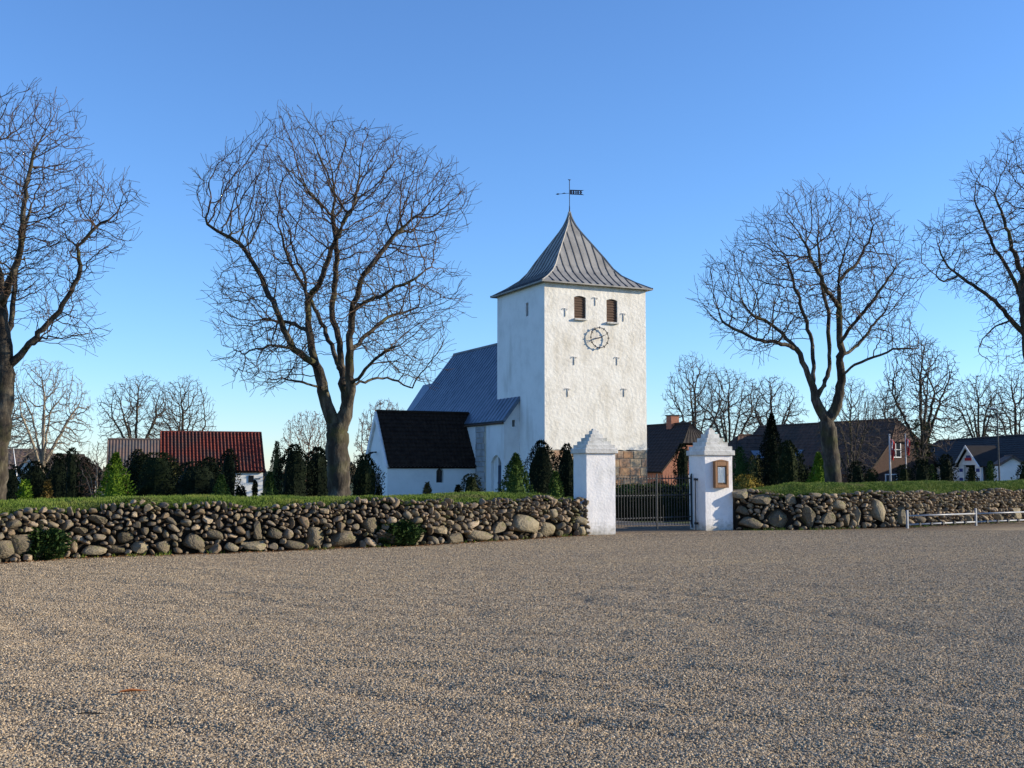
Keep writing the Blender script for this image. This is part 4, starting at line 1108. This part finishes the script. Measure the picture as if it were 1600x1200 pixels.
# ================================================================ evergreens
def foliage(shape, w, h, spray, n, seed, base=.0):
    """many small sprays through a shell plus a dark inner core; returns MB"""
    R = random.Random(seed); mb = MB()
    spikes = [(R.uniform(-.28, .28), R.uniform(-.28, .28), R.uniform(.78, 1.0)) for _ in range(5)]
    def rad(z):
        if shape == 'cone': return max(.03, (1 - z) ** .85 * min(1, (z + .06) / .12))
        if shape == 'column': return min(1, ((z + .03) / .10)) ** .5 * (1 if z < .72 else max(.12, 1 - ((z - .72) / .28) ** 2 * .85))
        if shape == 'yew': return min(1, ((z + .05) / .3)) ** .5 * (1 if z < .62 else max(.12, 1 - ((z - .62) / .38) ** 1.7 * .9))
        if shape == 'round': return math.sqrt(max(.02, 1 - (2 * z - .9) ** 2 * .8))
        if shape == 'spread': return max(.05, 1 - z ** 1.5)
        return 1
    def lump(a_, z): return 1 + .32 * mnoise.noise(Vector((math.cos(a_) * 1.6, math.sin(a_) * 1.6, z * 3.2 + seed))) + .22 * mnoise.noise(Vector((math.cos(a_) * 4, math.sin(a_) * 4, z * 8 + seed)))
    # core
    k, rows = 9, 8; V = []
    for j in range(rows + 1):
        z = j / rows * .93
        for i in range(k):
            a_ = i / k * math.tau; r = rad(z) * lump(a_, z) * .60 * w / 2; V.append((math.cos(a_) * r, math.sin(a_) * r, z * h + base))
    Fq = [(j*k+i, j*k+(i+1) % k, (j+1)*k+(i+1) % k, (j+1)*k+i) for j in range(rows) for i in range(k)]
    mb.add(V, Fq)
    for _ in range(n):
        z = R.random() ** (1.15 if shape in ('cone','spread') else 1.0); a_ = R.uniform(0, math.tau)
        rr_ = rad(z) * lump(a_, z) * w / 2 * (R.uniform(.70, 1.0) if R.random() < .85 else R.uniform(1.0, 1.12))
        c = Vector((math.cos(a_) * rr_, math.sin(a_) * rr_, z * h + base))
        out = Vector((math.cos(a_), math.sin(a_), 0))
        upw = {'cone': .7, 'column': 1.5, 'yew': 1.5, 'round': .5, 'spread': .35}[shape]
        d = (out * R.uniform(.4, 1) + Vector((R.gauss(0,.45), R.gauss(0,.45), upw * R.uniform(.3, 1.2)))).normalized()
        sd = d.cross(Vector((R.gauss(0,1), R.gauss(0,1), R.gauss(0,1)))).normalized(); ln = spray * R.uniform(.7, 1.5); wd = spray * R.uniform(.18, .38)
        m1 = c + d * ln * .45
        mb.add([c - sd * wd * .3, m1 - sd * wd, c + d * ln, m1 + sd * wd], [(0,1,2,3)])
    return mb
def plant(name, px, top, wpx, Y, shape, mt, label, seed, cat='shrub', spray=.07, dens=1.0, group='evergreens in the churchyard', botpy=None):
    p = at(px, 735, Y); zg = terr(p.x, Y) if botpy is None else at(px, botpy, Y).z
    zt_ = at(px, top, Y).z; h = zt_ - zg; w = wpx * Y / F
    hv = zt_ - at(px, 771 if px < 900 else 750, Y).z; kf = max(1, min(2.2, h / max(.2, hv)))
    w *= {'cone': kf * 1.05, 'spread': 1.5, 'column': 1.12, 'yew': 1.25, 'round': 1.15}[shape]
    t = empty(name, (p.x, Y, zg)); tag(t, label, cat, group)
    n = int(min(9000, max(1200, 5.5 * w * h / (spray * spray) * dens)))
    foliage(shape, w, h, spray, n, seed).build('foliage', mt, t)
    MB().tube([(0,0,-.1),(0,0,h*.6)], [max(.02, w*.05), .015], 6).build('stem', 'bark', t)
    return t
EV = [
 ('conifer',8,726,60,33,'round','yew','dark rounded evergreen at the far left edge above the bank'),
 ('conifer',54,722,46,39,'yew','yew','dark evergreen behind the low bright shrub on the far left'),
 ('shrub',40,751,18,29,'round','bright','low bright green shrub on the far left behind the bank'),
 ('conifer',75,752,17,28,'cone','rust','small rusty brown cone conifer left of the dark evergreens'),
 ('conifer',92,710,38,38,'yew','yew','dark evergreen between the pale tree and the flat topped column'),
 ('conifer',112,701,20,36,'column','yew','flat topped narrow dark column on the left'),
 ('conifer',132,716,40,40,'yew','yew','dark cone conifer behind the small brown birch'),
 ('conifer',180,709,44,32,'cone','bright','bright sunlit green conifer beside the birch'),
 ('conifer',216,704,40,42,'yew','yew','dark pointed conifer in front of the grey sheet roof'),
 ('shrub',246,708,78,41,'round','box','wide dark bush before the left end of the red roof'),
 ('shrub',267,722,36,44,'round','olive','yellowish bush with light berries before the red roof'),
 ('shrub',308,722,88,38,'round','yew','broad dark bush before the middle of the red roof'),
 ('conifer',328,716,52,43,'yew','yew','dark bush with upright shoots before the red roof'),
 ('conifer',346,744,24,33,'cone','thuja','small green cone at the foot of the dark column by the red house'),
 ('conifer',358,703,27,40,'column','yew','dark column tree covering part of the red roof'),
 ('shrub',377,761,14,34,'round','yew','low dark bush beneath the small window of the red house'),
 ('conifer',399,752,5,45,'column','yew','tiny dark conifer before the white wall of the red house'),
 ('conifer',422,738,20,34,'cone','juniper','green cone conifer right of the white house wall'),
 ('pine_tree',432,690,30,60,'cone','olive','open dark pine right of the red tiled house'),
 ('conifer',460,696,50,37,'yew','yew','dark pointed evergreen left of the big forked trunk'),
 ('conifer',497,700,46,38,'yew','yew','dark pointed evergreen touching the big forked trunk'),
 ('conifer',570,711,44,40,'yew','box','dark evergreen covering the foot of the porch gable'),
 ('shrub',592,761,14,44,'spread','yew','tiny dark shrub below the porch corner'),
 ('conifer',668,755,14,40,'cone','rust','tiny rusty cone conifer below the porch window'),
 ('shrub',737,741,32,46,'round','box','dark shrub where the porch meets the nave'),
 ('shrub',716,758,18,42,'spread','yew','low dark shrub left of the porch corner shrub'),
 ('conifer',806,710,46,36,'cone','thuja','green cone conifer with a light tip before the tower'),
 ('conifer',846,690,44,40,'yew','yew','tall dark yew column before the tower corner'),
 ('conifer',868,738,20,37,'cone','thuja','small green cone between the two dark yews'),
 ('conifer',886,695,34,41,'yew','yew','dark yew with ragged top just left of the plain gate pillar'),
 ('conifer',1067,694,26,58,'column','yew','dark column tree before the gable of the house with the chimney'),
 ('conifer',1156,700,22,44,'yew','juniper','green conifer peeping out right of the notice case pillar'),
 ('shrub',1166,742,44,36,'round','gold','golden yellow shrub beside the notice case pillar'),
 ('conifer',1207,647,46,44,'cone','yew','tall dark conifer before the brown roof'),
 ('conifer',1232,690,44,42,'yew','box','dark green conifer leaning on the tall dark one'),
 ('shrub',1180,712,30,48,'round','olive','olive bush between the golden shrub and tall conifer'),
 ('shrub',1258,728,34,43,'round','yew','dark bush between the tall conifer and bright cone'),
 ('conifer',1279,708,26,40,'cone','bright','bright green cone left of the tall bank tree trunk'),
 ('shrub',1340,722,30,50,'round','yew','dark bush just right of the tall bank tree trunk'),
 ('shrub',1362,733,22,46,'round','box','round dark bush before the low windows of the brown house'),
 ('shrub',1412,727,24,46,'round','box','round bush between the two flagpoles'),
 ('conifer',1440,720,28,44,'column','yew','dark rounded column before the ivy tree'),
 ('conifer',1456,727,18,47,'cone','thuja','green cone against the ivy tree trunk'),
 ('conifer',1478,711,28,45,'column','yew','dark rounded column left of the shop front'),
 ('conifer',1518,729,15,48,'yew','box','dark bush in front of the shop entrance'),
 ('conifer',1548,722,12,49,'column','juniper','narrow green conifer right of the shop entrance'),
 ('shrub',1604,722,28,50,'round','box','green bush at the right edge beside the white kiosk'),
]
for i, (nm, px, top, w, Y, sh, mt, lab) in enumerate(EV):
    plant(nm, px, top, w, Y, sh, mt, lab, 100 + i, 'conifer' if nm == 'conifer' else 'pine' if nm == 'pine_tree' else 'shrub', spray=.075 if Y < 50 else .09, dens=.6 if nm == 'pine_tree' else 1.0)
# low hedges behind the gate
def hedge(name, x0, x1, y0, y1, h, mt, label, seed, n):
    t = empty(name, ((x0+x1)/2, (y0+y1)/2, terr(x0, y0))); tag(t, label, 'hedge', 'clipped hedges behind the gate')
    R = random.Random(seed); mb = MB(); wx, wy = (x1-x0)/2, (y1-y0)/2
    mb.box(-wx*.95, wx*.95, -wy*.9, wy*.9, -.05, h*.93)
    for _ in range(n):
        f = R.random()
        if f < .45: c = Vector((R.uniform(-wx, wx), -wy, R.uniform(0, h)))
        elif f < .8: c = Vector((R.uniform(-wx, wx), R.uniform(-wy, wy), h * (1 + .05 * mnoise.noise(Vector((seed, R.random(), 0))))))
        else: c = Vector((R.choice((-wx, wx)), R.uniform(-wy, wy), R.uniform(0, h)))
        c += Vector((R.gauss(0,.03), R.gauss(0,.03), R.gauss(0,.03)))
        d = Vector((R.gauss(0,1), R.gauss(0,1), R.gauss(.5,1))).normalized(); sd = d.cross(Vector((R.gauss(0,1), R.gauss(0,1), R.gauss(0,1)))).normalized()
        s = R.uniform(.04, .08); mb.add([c - sd*s*.3, c + d*s*.6 - sd*s*.4, c + d*s*1.3, c + d*s*.6 + sd*s*.4], [(0,1,2,3)])
    mb.build('foliage', mt, t)
hedge('hedge', 4.6, 9.2, 41.0, 42.2, 1.05, 'box', 'low clipped dark hedge seen through the right of the gate', 3, 5000)
hedge('hedge', 3.2, 9.5, 46.6, 47.6, 1.10, 'juniper', 'taller green hedge behind the gate below the brick house', 4, 5000)
hedge('hedge', 2.2, 7.4, 38.0, 38.9, .85, 'box', 'lowest dark hedge right behind the gate bars', 5, 4500)
plant('shrub', 985, 757, 34, 45, 'round', 'juniper', 'green bush against the bare stone plinth behind the gate', 301, spray=.07)
plant('shrub', 1030, 752, 40, 50, 'round', 'box', 'green bush behind the middle of the gate', 302, spray=.07)
# spreading junipers at the wall foot
def juniper(px, py, w, h, back, label, seed):
    q = gr(px, py); q.y -= .30; q.x += .1; t = empty('juniper', (q.x, q.y, -.02)); tag(t, label, 'juniper', 'junipers at the wall foot')
    mb = foliage('round', w * .8, h * .95, .075, 5200, seed)
    R = random.Random(seed)
    for _ in range(26):      # arching fronds
        a_ = R.uniform(0, math.tau); L_ = R.uniform(.35, .6) * w; z1 = R.uniform(.3, .95) * h
        for _k in range(60):
            s = R.random(); c = Vector((math.cos(a_) * L_ * s, math.sin(a_) * L_ * s, z1 * math.sin(min(1, s * 1.15) * 2.2) + R.gauss(0, .02)))
            if c.z < 0: continue
            d = Vector((math.cos(a_ + R.gauss(0,.6)), math.sin(a_ + R.gauss(0,.6)), R.uniform(.1, .9))).normalized(); sd = d.cross(Vector((R.gauss(0,1), R.gauss(0,1), R.gauss(0,1)))).normalized()
            ln = R.uniform(.05, .11); mb.add([c - sd*.004, c + d*ln*.5 - sd*.012, c + d*ln, c + d*ln*.5 + sd*.012], [(0,1,2,3)])
    mb.build('foliage', 'juniper', t)
    MB().tube([(0,0,-.05),(0,0,h*.5)], [.03,.012], 6).build('stem', 'bark', t)
juniper(66, 872, 1.05, .62, 0, 'green juniper at the wall foot near the left edge', 61)
juniper(614, 851, 1.15, .60, 0, 'green juniper at the wall foot below the porch', 62)
# ivy on the tree trunk
p = at(1442, 735, 73); t = empty('ivy', (p.x, 73, terr(p.x, 73))); tag(t, 'dark ivy climbing the trunk of the bare tree behind the flagpoles', 'ivy')
mb = MB(); R = random.Random(77)
for _ in range(2600):
    z = R.uniform(.2, 5.6); a_ = R.uniform(0, 6.28); r = (.30 + .28 * mnoise.noise(Vector((math.cos(a_), math.sin(a_), z * .8))) + (.35 if z > 3.2 else 0) * R.random()) 
    c = Vector((math.cos(a_) * r, math.sin(a_) * r, z)); d = Vector((math.cos(a_), math.sin(a_), R.uniform(-.6, .6))).normalized(); sd = d.cross(Vector((R.gauss(0,1), R.gauss(0,1), R.gauss(0,1)))).normalized()
    s = R.uniform(.06, .12); mb.add([c - sd*s*.4, c + d*s*.4 - sd*s*.6, c + d*s, c + d*s*.4 + sd*s*.6], [(0,1,2,3)])
mb.build('foliage', 'ivy', t); MB().tube([(0,0,0),(.05,0,2.8),(0,0,5.4)], [.16,.13,.08], 6).build('stem', 'bark', t)

# ================================================================ houses
def house(name, origin, yaw, x0, x1, half, ze, zr, zb, wallm, roofm, label, ncol, nrow, hipx=(0, 0), ov=.25, amp=.03, step=.02, cat='house', rr=.10):
    """ridge along local x; gable ends at x0,x1; hipx = half-hip length at each end"""
    t = empty(name, origin, yaw); tag(t, label, cat)
    mb = MB(); sl2 = (zr - ze) / (half + ov)
    wz = zr - half * sl2 - .12
    V = []
    def endwall(x, hip):
        zc = zr - .14
        if hip: 
            zc2 = zr - .42 * (zr - ze); hw = half * (zr - zc2) / (zr - ze) 
            return [(x,-half,zb),(x,half,zb),(x,half,wz),(x,hw*.9,zc2-.14),(x,-hw*.9,zc2-.14),(x,-half,wz)]
        return [(x,-half,zb),(x,half,zb),(x,half,wz),(x,0,zc),(x,-half,wz)]
    for x, hp_ in ((x0, hipx[0]), (x1, hipx[1])):
        P_ = endwall(x, hp_); mb.add(P_, [tuple(range(len(P_)))])
    for y in (-half, half): mb.add([(x0,y,zb),(x1,y,zb),(x1,y,wz),(x0,y,wz)], [(0,1,2,3)])
    wl = mb.build('wall', wallm, t)
    mb = MB()
    for s in (-1, 1):
        yo = s * (half + ov)
        if hipx[0] or hipx[1]:
            ym = s * (half + ov) * .42; zm = zr - .42 * (zr - ze)
            tile_sheet(mb, (x0 - .15, yo, ze), (x1 + .15, yo, ze), (x1 + .15, ym, zm), (x0 - .15, ym, zm), ncol, max(2, nrow*6//10), amp, step)
            tile_sheet(mb, (x0 - .15, ym, zm), (x1 + .15, ym, zm), (x1 + .15 - hipx[1], 0, zr), (x0 - .15 + hipx[0], 0, zr), ncol, max(2, nrow*4//10), amp, step)
        else:
            tile_sheet(mb, (x0 - .15, yo, ze), (x1 + .15, yo, ze), (x1 + .15, 0, zr), (x0 - .15, 0, zr), ncol, nrow, amp, step)
    if hipx[0]: tile_sheet(mb, (x0 - .15, -(half+ov)*.42, zr - .42*(zr-ze)), (x0 - .15, (half+ov)*.42, zr - .42*(zr-ze)), (x0 - .15 + hipx[0], .02, zr), (x0 - .15 + hipx[0], -.02, zr), 8, 4, amp, step)
    if hipx[1]: tile_sheet(mb, (x1 + .15, -(half+ov)*.42, zr - .42*(zr-ze)), (x1 + .15, (half+ov)*.42, zr - .42*(zr-ze)), (x1 + .15 - hipx[1], .02, zr), (x1 + .15 - hipx[1], -.02, zr), 8, 4, amp, step)
    ro = mb.build('roof', roofm, t)
    MB().bar((x0 - .12 + hipx[0], 0, zr + .03), (x1 + .12 - hipx[1], 0, zr + .03), rr, 6).build('ridge_tiles', roofm, ro)
    return t, wl, ro
def window(parent, x, y, z, w, h, face, fm='white_paint'):
    """face: '-y' front, 'x' right gable ... frame proud of the wall, pane inside"""
    f = empty('window', (x, y, z), {'-y': 0, '+x': math.pi/2, '-x': -math.pi/2}[face], parent)
    for a_ in ((-w/2, w/2, -.05, .02, 0, .07), (-w/2, w/2, -.05, .02, h - .07, h), (-w/2, -w/2 + .07, -.048, .02, .07, h - .07), (w/2 - .07, w/2, -.048, .02, .07, h - .07), (-.025, .025, -.045, .02, .07, h - .07), (-w/2 + .07, w/2 - .07, -.043, .02, h*.5 - .02, h*.5 + .02)):
        MB().box(*a_).build('frame', fm, f)
    MB().box(-w/2 + .04, w/2 - .04, -.02, -.012, .04, h - .04).build('pane', 'glass', f)
    return f
# red pantile house on the left
c = at(330, 735, 91); q0 = at(253, 735, 91).x - c.x; q1 = at(406, 735, 91).x - c.x
zg = terr(c.x, 91)
h_red, wl, ro = house('red_roofed_house', (c.x, 91, 0), math.radians(19), q0 + .15, q1 - .15, 2.95, 1.55, at(330, 676, 91).z, zg - .2, 'white_wall', 'red_tile', 'small white house with a bright red pantile roof', 29, 14, amp=.13, step=.03)
window(h_red, at(393, 735, 88).x - c.x - 1.1, -2.95, .70, .42, .55, '-y', 'dark_void')
window(h_red, at(350, 735, 88).x - c.x - 1, -2.95, .4, .9, .9, '-y')
MB().box(q1 - .75, q1 - .35, -3.0, -2.952, .95, 1.02).build('wall_vent', 'brown_post', wl)
MB().box(q0 - .02, q0 + .10, -3.25, -3.15, 1.40, 1.62).build('barge_end', 'white_paint', ro)
# grey corrugated barn
c = at(212, 735, 97); q0 = at(172, 735, 97).x - c.x; q1 = at(254, 735, 97).x - c.x
house('barn', (c.x, 97, 0), math.radians(19), q0, q1 + .8, 3.2, .9, at(212, 687, 97).z, zg - .2, 'brick_wall', 'sheet_roof', 'low barn with a weathered grey brown sheet roof', 22, 3, amp=.05, step=.01, cat='barn')
# low house far left
c = at(20, 735, 98); q1 = at(74, 735, 98).x - c.x
hl, wl, ro = house('low_house', (c.x, 98, 0), math.radians(17), -9, q1, 3.2, 1.2, at(30, 703, 98).z, -1.3, 'brick_wall', 'sheet_roof', 'low brick house with a grey brown roof at the left edge', 30, 10)
c2 = at(88, 735, 92); h2, wl, ro = house('low_house', (c2.x, 92, 0), math.radians(60), -2.6, 2.6, 1.9, .9, at(88, 711, 92).z, -1.3, 'white_wall', 'dark_tile', 'small dark roofed house with a cream gable between dark evergreens', 12, 8)
# house with chimney behind the gate (gable faces the sun)
A2 = math.radians(25.8) + math.pi / 2
c = at(1088, 735, 80); zr = at(1088, 661, 80).z
hb, wl, ro = house('brick_house', (c.x, 80, 0), A2, -.2, 7.8, 3.0, 1.55, zr, -1.3, 'brick_wall', 'dark_tile', 'brick house with a steep dark half-hipped roof and one chimney', 18, 16, hipx=(1.0, 1.2))
ch_ = MB().box(2.6, 3.25, -.35, .35, zr - .5, zr + .62).build('chimney', 'brick_wall', ro); MB().box(2.55, 3.3, -.4, .4, zr + .621, zr + .70).build('chimney_cap', 'dark_tile', ch_)
MB().box(3.6, 4.1, 1.55, 1.75, 3.02, 3.30).build('roof_window', 'skylight_glass', ro)
f = window(hb, -.2, 1.2, .2, .9, 1.1, '-x')
window(hb, 2.5, 0, 0, .1, .1, '-y').location = (3.0, 3.03, .2)
# big brown roofed house
c = at(1413, 735, 80); zr = at(1413, 655, 80).z
hc, wl, ro = house('brown_roofed_house', (c.x, 80, 0), A2, -.2, 16.2, 3.5, 1.35, zr, -1.2, 'shaded_brick', 'brown_tile', 'large brick house with a broad brown tiled roof behind the right trees', 36, 18, hipx=(.9, 0))
f = window(hc, -.2, 1.0, 2.55, 1.0, 1.15, '-x'); window(hc, -.2, 1.5, .2, 1.1, 1.2, '-x'); window(hc, -.2, -1.5, .2, 1.1, 1.2, '-x')
sl2 = (zr - 1.35) / 3.75
def skylight(parent, x, yy, w, hh, zr=zr, sl2=sl2):
    z = zr - abs(yy) * sl2; f = empty('roof_window', (x, yy, z + .06), 0, parent); f.rotation_euler = (-math.copysign(math.atan(sl2), yy), 0, 0)
    MB().box(-w/2, w/2, -hh/2, hh/2, -.03, .07).build('frame', 'brown_post', f); MB().box(-w/2 + .06, w/2 - .06, -hh/2 + .06, hh/2 - .06, .071, .078).build('pane', 'skylight_glass', f)
skylight(ro, 5.8, 1.9, .8, .9); skylight(ro, 8.6, 2.3, .7, .8)
# its lower left wing
c = at(1190, 735, 92); zr2 = at(1180, 681, 92).z
hw_, wl, ro = house('house_wing', (c.x, 92, 0), math.radians(20), -3.2, 3.0, 3.4, 1.3, zr2, -1.3, 'brick_wall', 'brown_tile', 'lower wing with a brown tiled roof left of the tall dark conifer', 16, 12, hipx=(1.2, 0))
skylight(ro, -1.6, -1.9, .9, 1.0, zr2, (zr2 - 1.3) / 3.65)
# long shop building on the right: ridge runs away from the camera
sx0 = 34.6; 
hs_, wl, ro = house('shop_building', (sx0, 66, 0), math.pi / 2, -2, 24.5, 3.8, 2.05, 3.98, -1.2, 'white_wall', 'dark_tile', 'long low white shop with a long dark roof at the right edge', 40, 12)
# gabled entrance on the shop's churchyard side
en = empty('shop_entrance', (sx0 - 3.8, 77.2, 0), -math.pi / 2, None); en.parent = hs_; en.matrix_parent_inverse = Matrix.Identity(4)
en.location = (6.4, 3.8, 0); en.rotation_euler = (0, 0, math.pi)
w2 = 3.3
MB().prism([(-w2/2, -1.2, 2.0), (w2/2, -1.2, 2.0), (0, -1.2, 3.05)], (0, .15, 0)).build('gable', 'white_wall', en)
for s in (-1, 1):
    MB().prism([(s*w2*.58, -1.35, 1.86), (0, -1.35, 3.14), (0, -1.35, 3.26), (s*w2*.62, -1.35, 1.90)], (0, 1.9, 0)).build('entrance_roof', 'white_paint' if False else 'dark_tile', en)
    MB().prism([(s*w2*.58, -1.40, 1.84), (0, -1.40, 3.12), (0, -1.40, 3.28), (s*w2*.64, -1.40, 1.88)], (0, .045, 0)).build('barge_board', 'white_paint', en)
    MB().box(s*w2*.40 - .42, s*w2*.40 + .42, -1.15, -1.0, -1, 2.0).build('entrance_wall', 'white_wall', en)
    for z, mm_ in ((.95,'sign_blue'),(1.25,'paper'),(.60,'red_cloth'),(1.55,'sign_blue')): MB().box(s*w2*.40 - .26, s*w2*.40 + .26, -1.17, -1.152, z, z + .22).build('poster', mm_, en)
MB().box(-w2*.26, w2*.26, -.8, -.7, -1, 1.95).build('doorway', 'dark_void', en)
MB().box(-.5, .5, -1.24, -1.202, 2.28, 2.46).build('sign_board', 'red_cloth', en); MB().box(-.28, .42, -1.24, -1.202, 2.461, 2.62).build('sign_board', 'sign_blue', en)
# white kiosk
c = at(1582, 735, 66); zr3 = at(1582, 712, 66).z
hk, wl, ro = house('white_kiosk', (c.x, 66, 0), math.radians(90 - 12), -.2, 1.8, .72, at(1560, 724, 66).z - .05, zr3, -1.1, 'white_wall', 'sheet_roof', 'small white gabled kiosk at the right edge', 4, 4, ov=.08, amp=.01, step=.005, cat='kiosk', rr=.03)
# flagpoles with hanging red pennants
def flagpole(px, top, Y, r, label, flag):
    p = at(px, 735, Y); zt_ = at(px, top, Y).z; t = empty('flagpole', (p.x, Y, terr(p.x, Y))); tag(t, label, 'flagpole', 'flagpoles behind the right bank')
    zl = zt_ - terr(p.x, Y); MB().tube([(0,0,-.05),(0,0,zl)], [r, r*.7], 8).build('pole', 'white_gloss', t, smooth=True)
    MB().tube([(0,0,zl),(0,0,zl+.05),(0,0,zl+.10)], [.03,.05,.01], 8).build('finial', 'white_gloss', t, smooth=True)
    m_ = MB(); n = 8; V = []
    for i in range(n + 1):
        z = zl - .12 - flag * i / n
        for j in range(5):
            x = j / 4 * .22 * (1 - .45 * i / n) ; V.append((x + .04, .07 * math.sin(j * 2.2 + i * .5), z - j * .05))
    Fq = [(i*5+j, i*5+j+1, (i+1)*5+j+1, (i+1)*5+j) for i in range(n) for j in range(4)]
    o = build_mesh('pennant', V, Fq, 'red_cloth', t, smooth=True); o.modifiers.new('thick', 'SOLIDIFY').thickness = .01
    V2 = [(v[0] * .0 + v[0], v[1] - .012, v[2]) for v in V]
    o = build_mesh('white_cross', V2, [(3*5+j, 3*5+j+1, 4*5+j+1, 4*5+j) for j in range(4)] + [(i*5+1, i*5+2, (i+1)*5+2, (i+1)*5+1) for i in range(n) if i != 3], 'white_paint', t, smooth=True); o.modifiers.new('thick', 'SOLIDIFY').thickness = .004
flagpole(1391, 681, 56, .055, 'taller white flagpole with a red pennant before the brown roofed house', .95)
flagpole(1416, 680, 62, .04, 'second flagpole with a red pennant left of the ivy covered tree', .85)
p = at(1561, 735, 60); t = empty('lamp_post', (p.x, 60, terr(p.x, 60))); tag(t, 'thin grey street lamp post before the shop roof', 'lamp post')
zl = at(1561, 655, 60).z + .9
MB().tube([(0,0,-.1),(0,0,zl)], [.05,.035], 8).build('post', 'brown_post', t); MB().tube([(0,0,zl),(-.10,0,zl+.04),(-.35,0,zl+.05)], [.035,.05,.045], 6).build('lamp_head', 'white_gloss', t)
# slanting pale garden post on the left
p = at(26, 735, 44); t = empty('birch_stem', (p.x, 44, terr(p.x, 44))); tag(t, 'pale thin leaning birch stem at the far left', 'tree stem')
MB().tube([(0.08,0,-.1),(0,0,1.6),(-.16,0,2.6)], [.035,.03,.012], 6).build('stem', 'paper', t)
# distant wood closing the horizon
V = []; R = random.Random(2); mb = MB()
for i in range(5200):
    x = R.uniform(-130, 190); y = 165 + R.uniform(-6, 10) ; g0 = terr(x, y)
    hh = 2.6 + 1.8 * mnoise.noise(Vector((x * .06, 0, 0))) + .9 * mnoise.noise(Vector((x * .3, 5, 0)))
    z = g0 + R.random() * hh; s = R.uniform(.4, .9); a_ = R.uniform(0, 3.14)
    mb.add([(x - math.cos(a_)*s, y - math.sin(a_)*s, z - s*.5), (x + math.cos(a_)*s, y + math.sin(a_)*s, z - s*.5), (x + R.gauss(0,.2), y, z + s)], [(0,1,2)])
o = mb.build('distant_wood', 'far_wood'); tag(o, 'low far off hedges and scrub closing the horizon', 'woodland', kind='stuff')

# ================================================================ small litter on the gravel
q = gr(205, 1089); t = empty('fallen_leaf', (q.x, q.y, fh(q.x, q.y) + .014), .3); tag(t, 'orange brown fallen leaf lying on the gravel at the left', 'leaf')
m_ = MB(); V = [(-.10,0,.0),(-.06,.022,.012),(0,.035,.018),(.06,.022,.010),(.11,0,.004),(.06,-.022,.012),(0,-.03,.02),(-.06,-.02,.010),(0,0,.004)]
m_.add(V, [(0,1,8),(1,2,8),(2,3,8),(3,4,8),(4,5,8),(5,6,8),(6,7,8),(7,0,8)]); o = m_.build('blade', 'orange_leaf', t); o.modifiers.new('thick', 'SOLIDIFY').thickness = .002
MB().bar((.10,0,.004),(.17,.01,.006),.002,5).build('stalk', 'dead_leaf', t)
q = gr(140, 1116); o = MB().tube([(-.09,0,.012),(-.03,.006,.018),(.03,0,.016),(.10,.012,.010)], [.004,.006,.006,.003], 6).build('fallen_twig', 'bark'); o.location = (q.x, q.y, fh(q.x, q.y) + .004)
tag(o, 'small dark broken twig lying on the gravel near the leaf', 'twig')
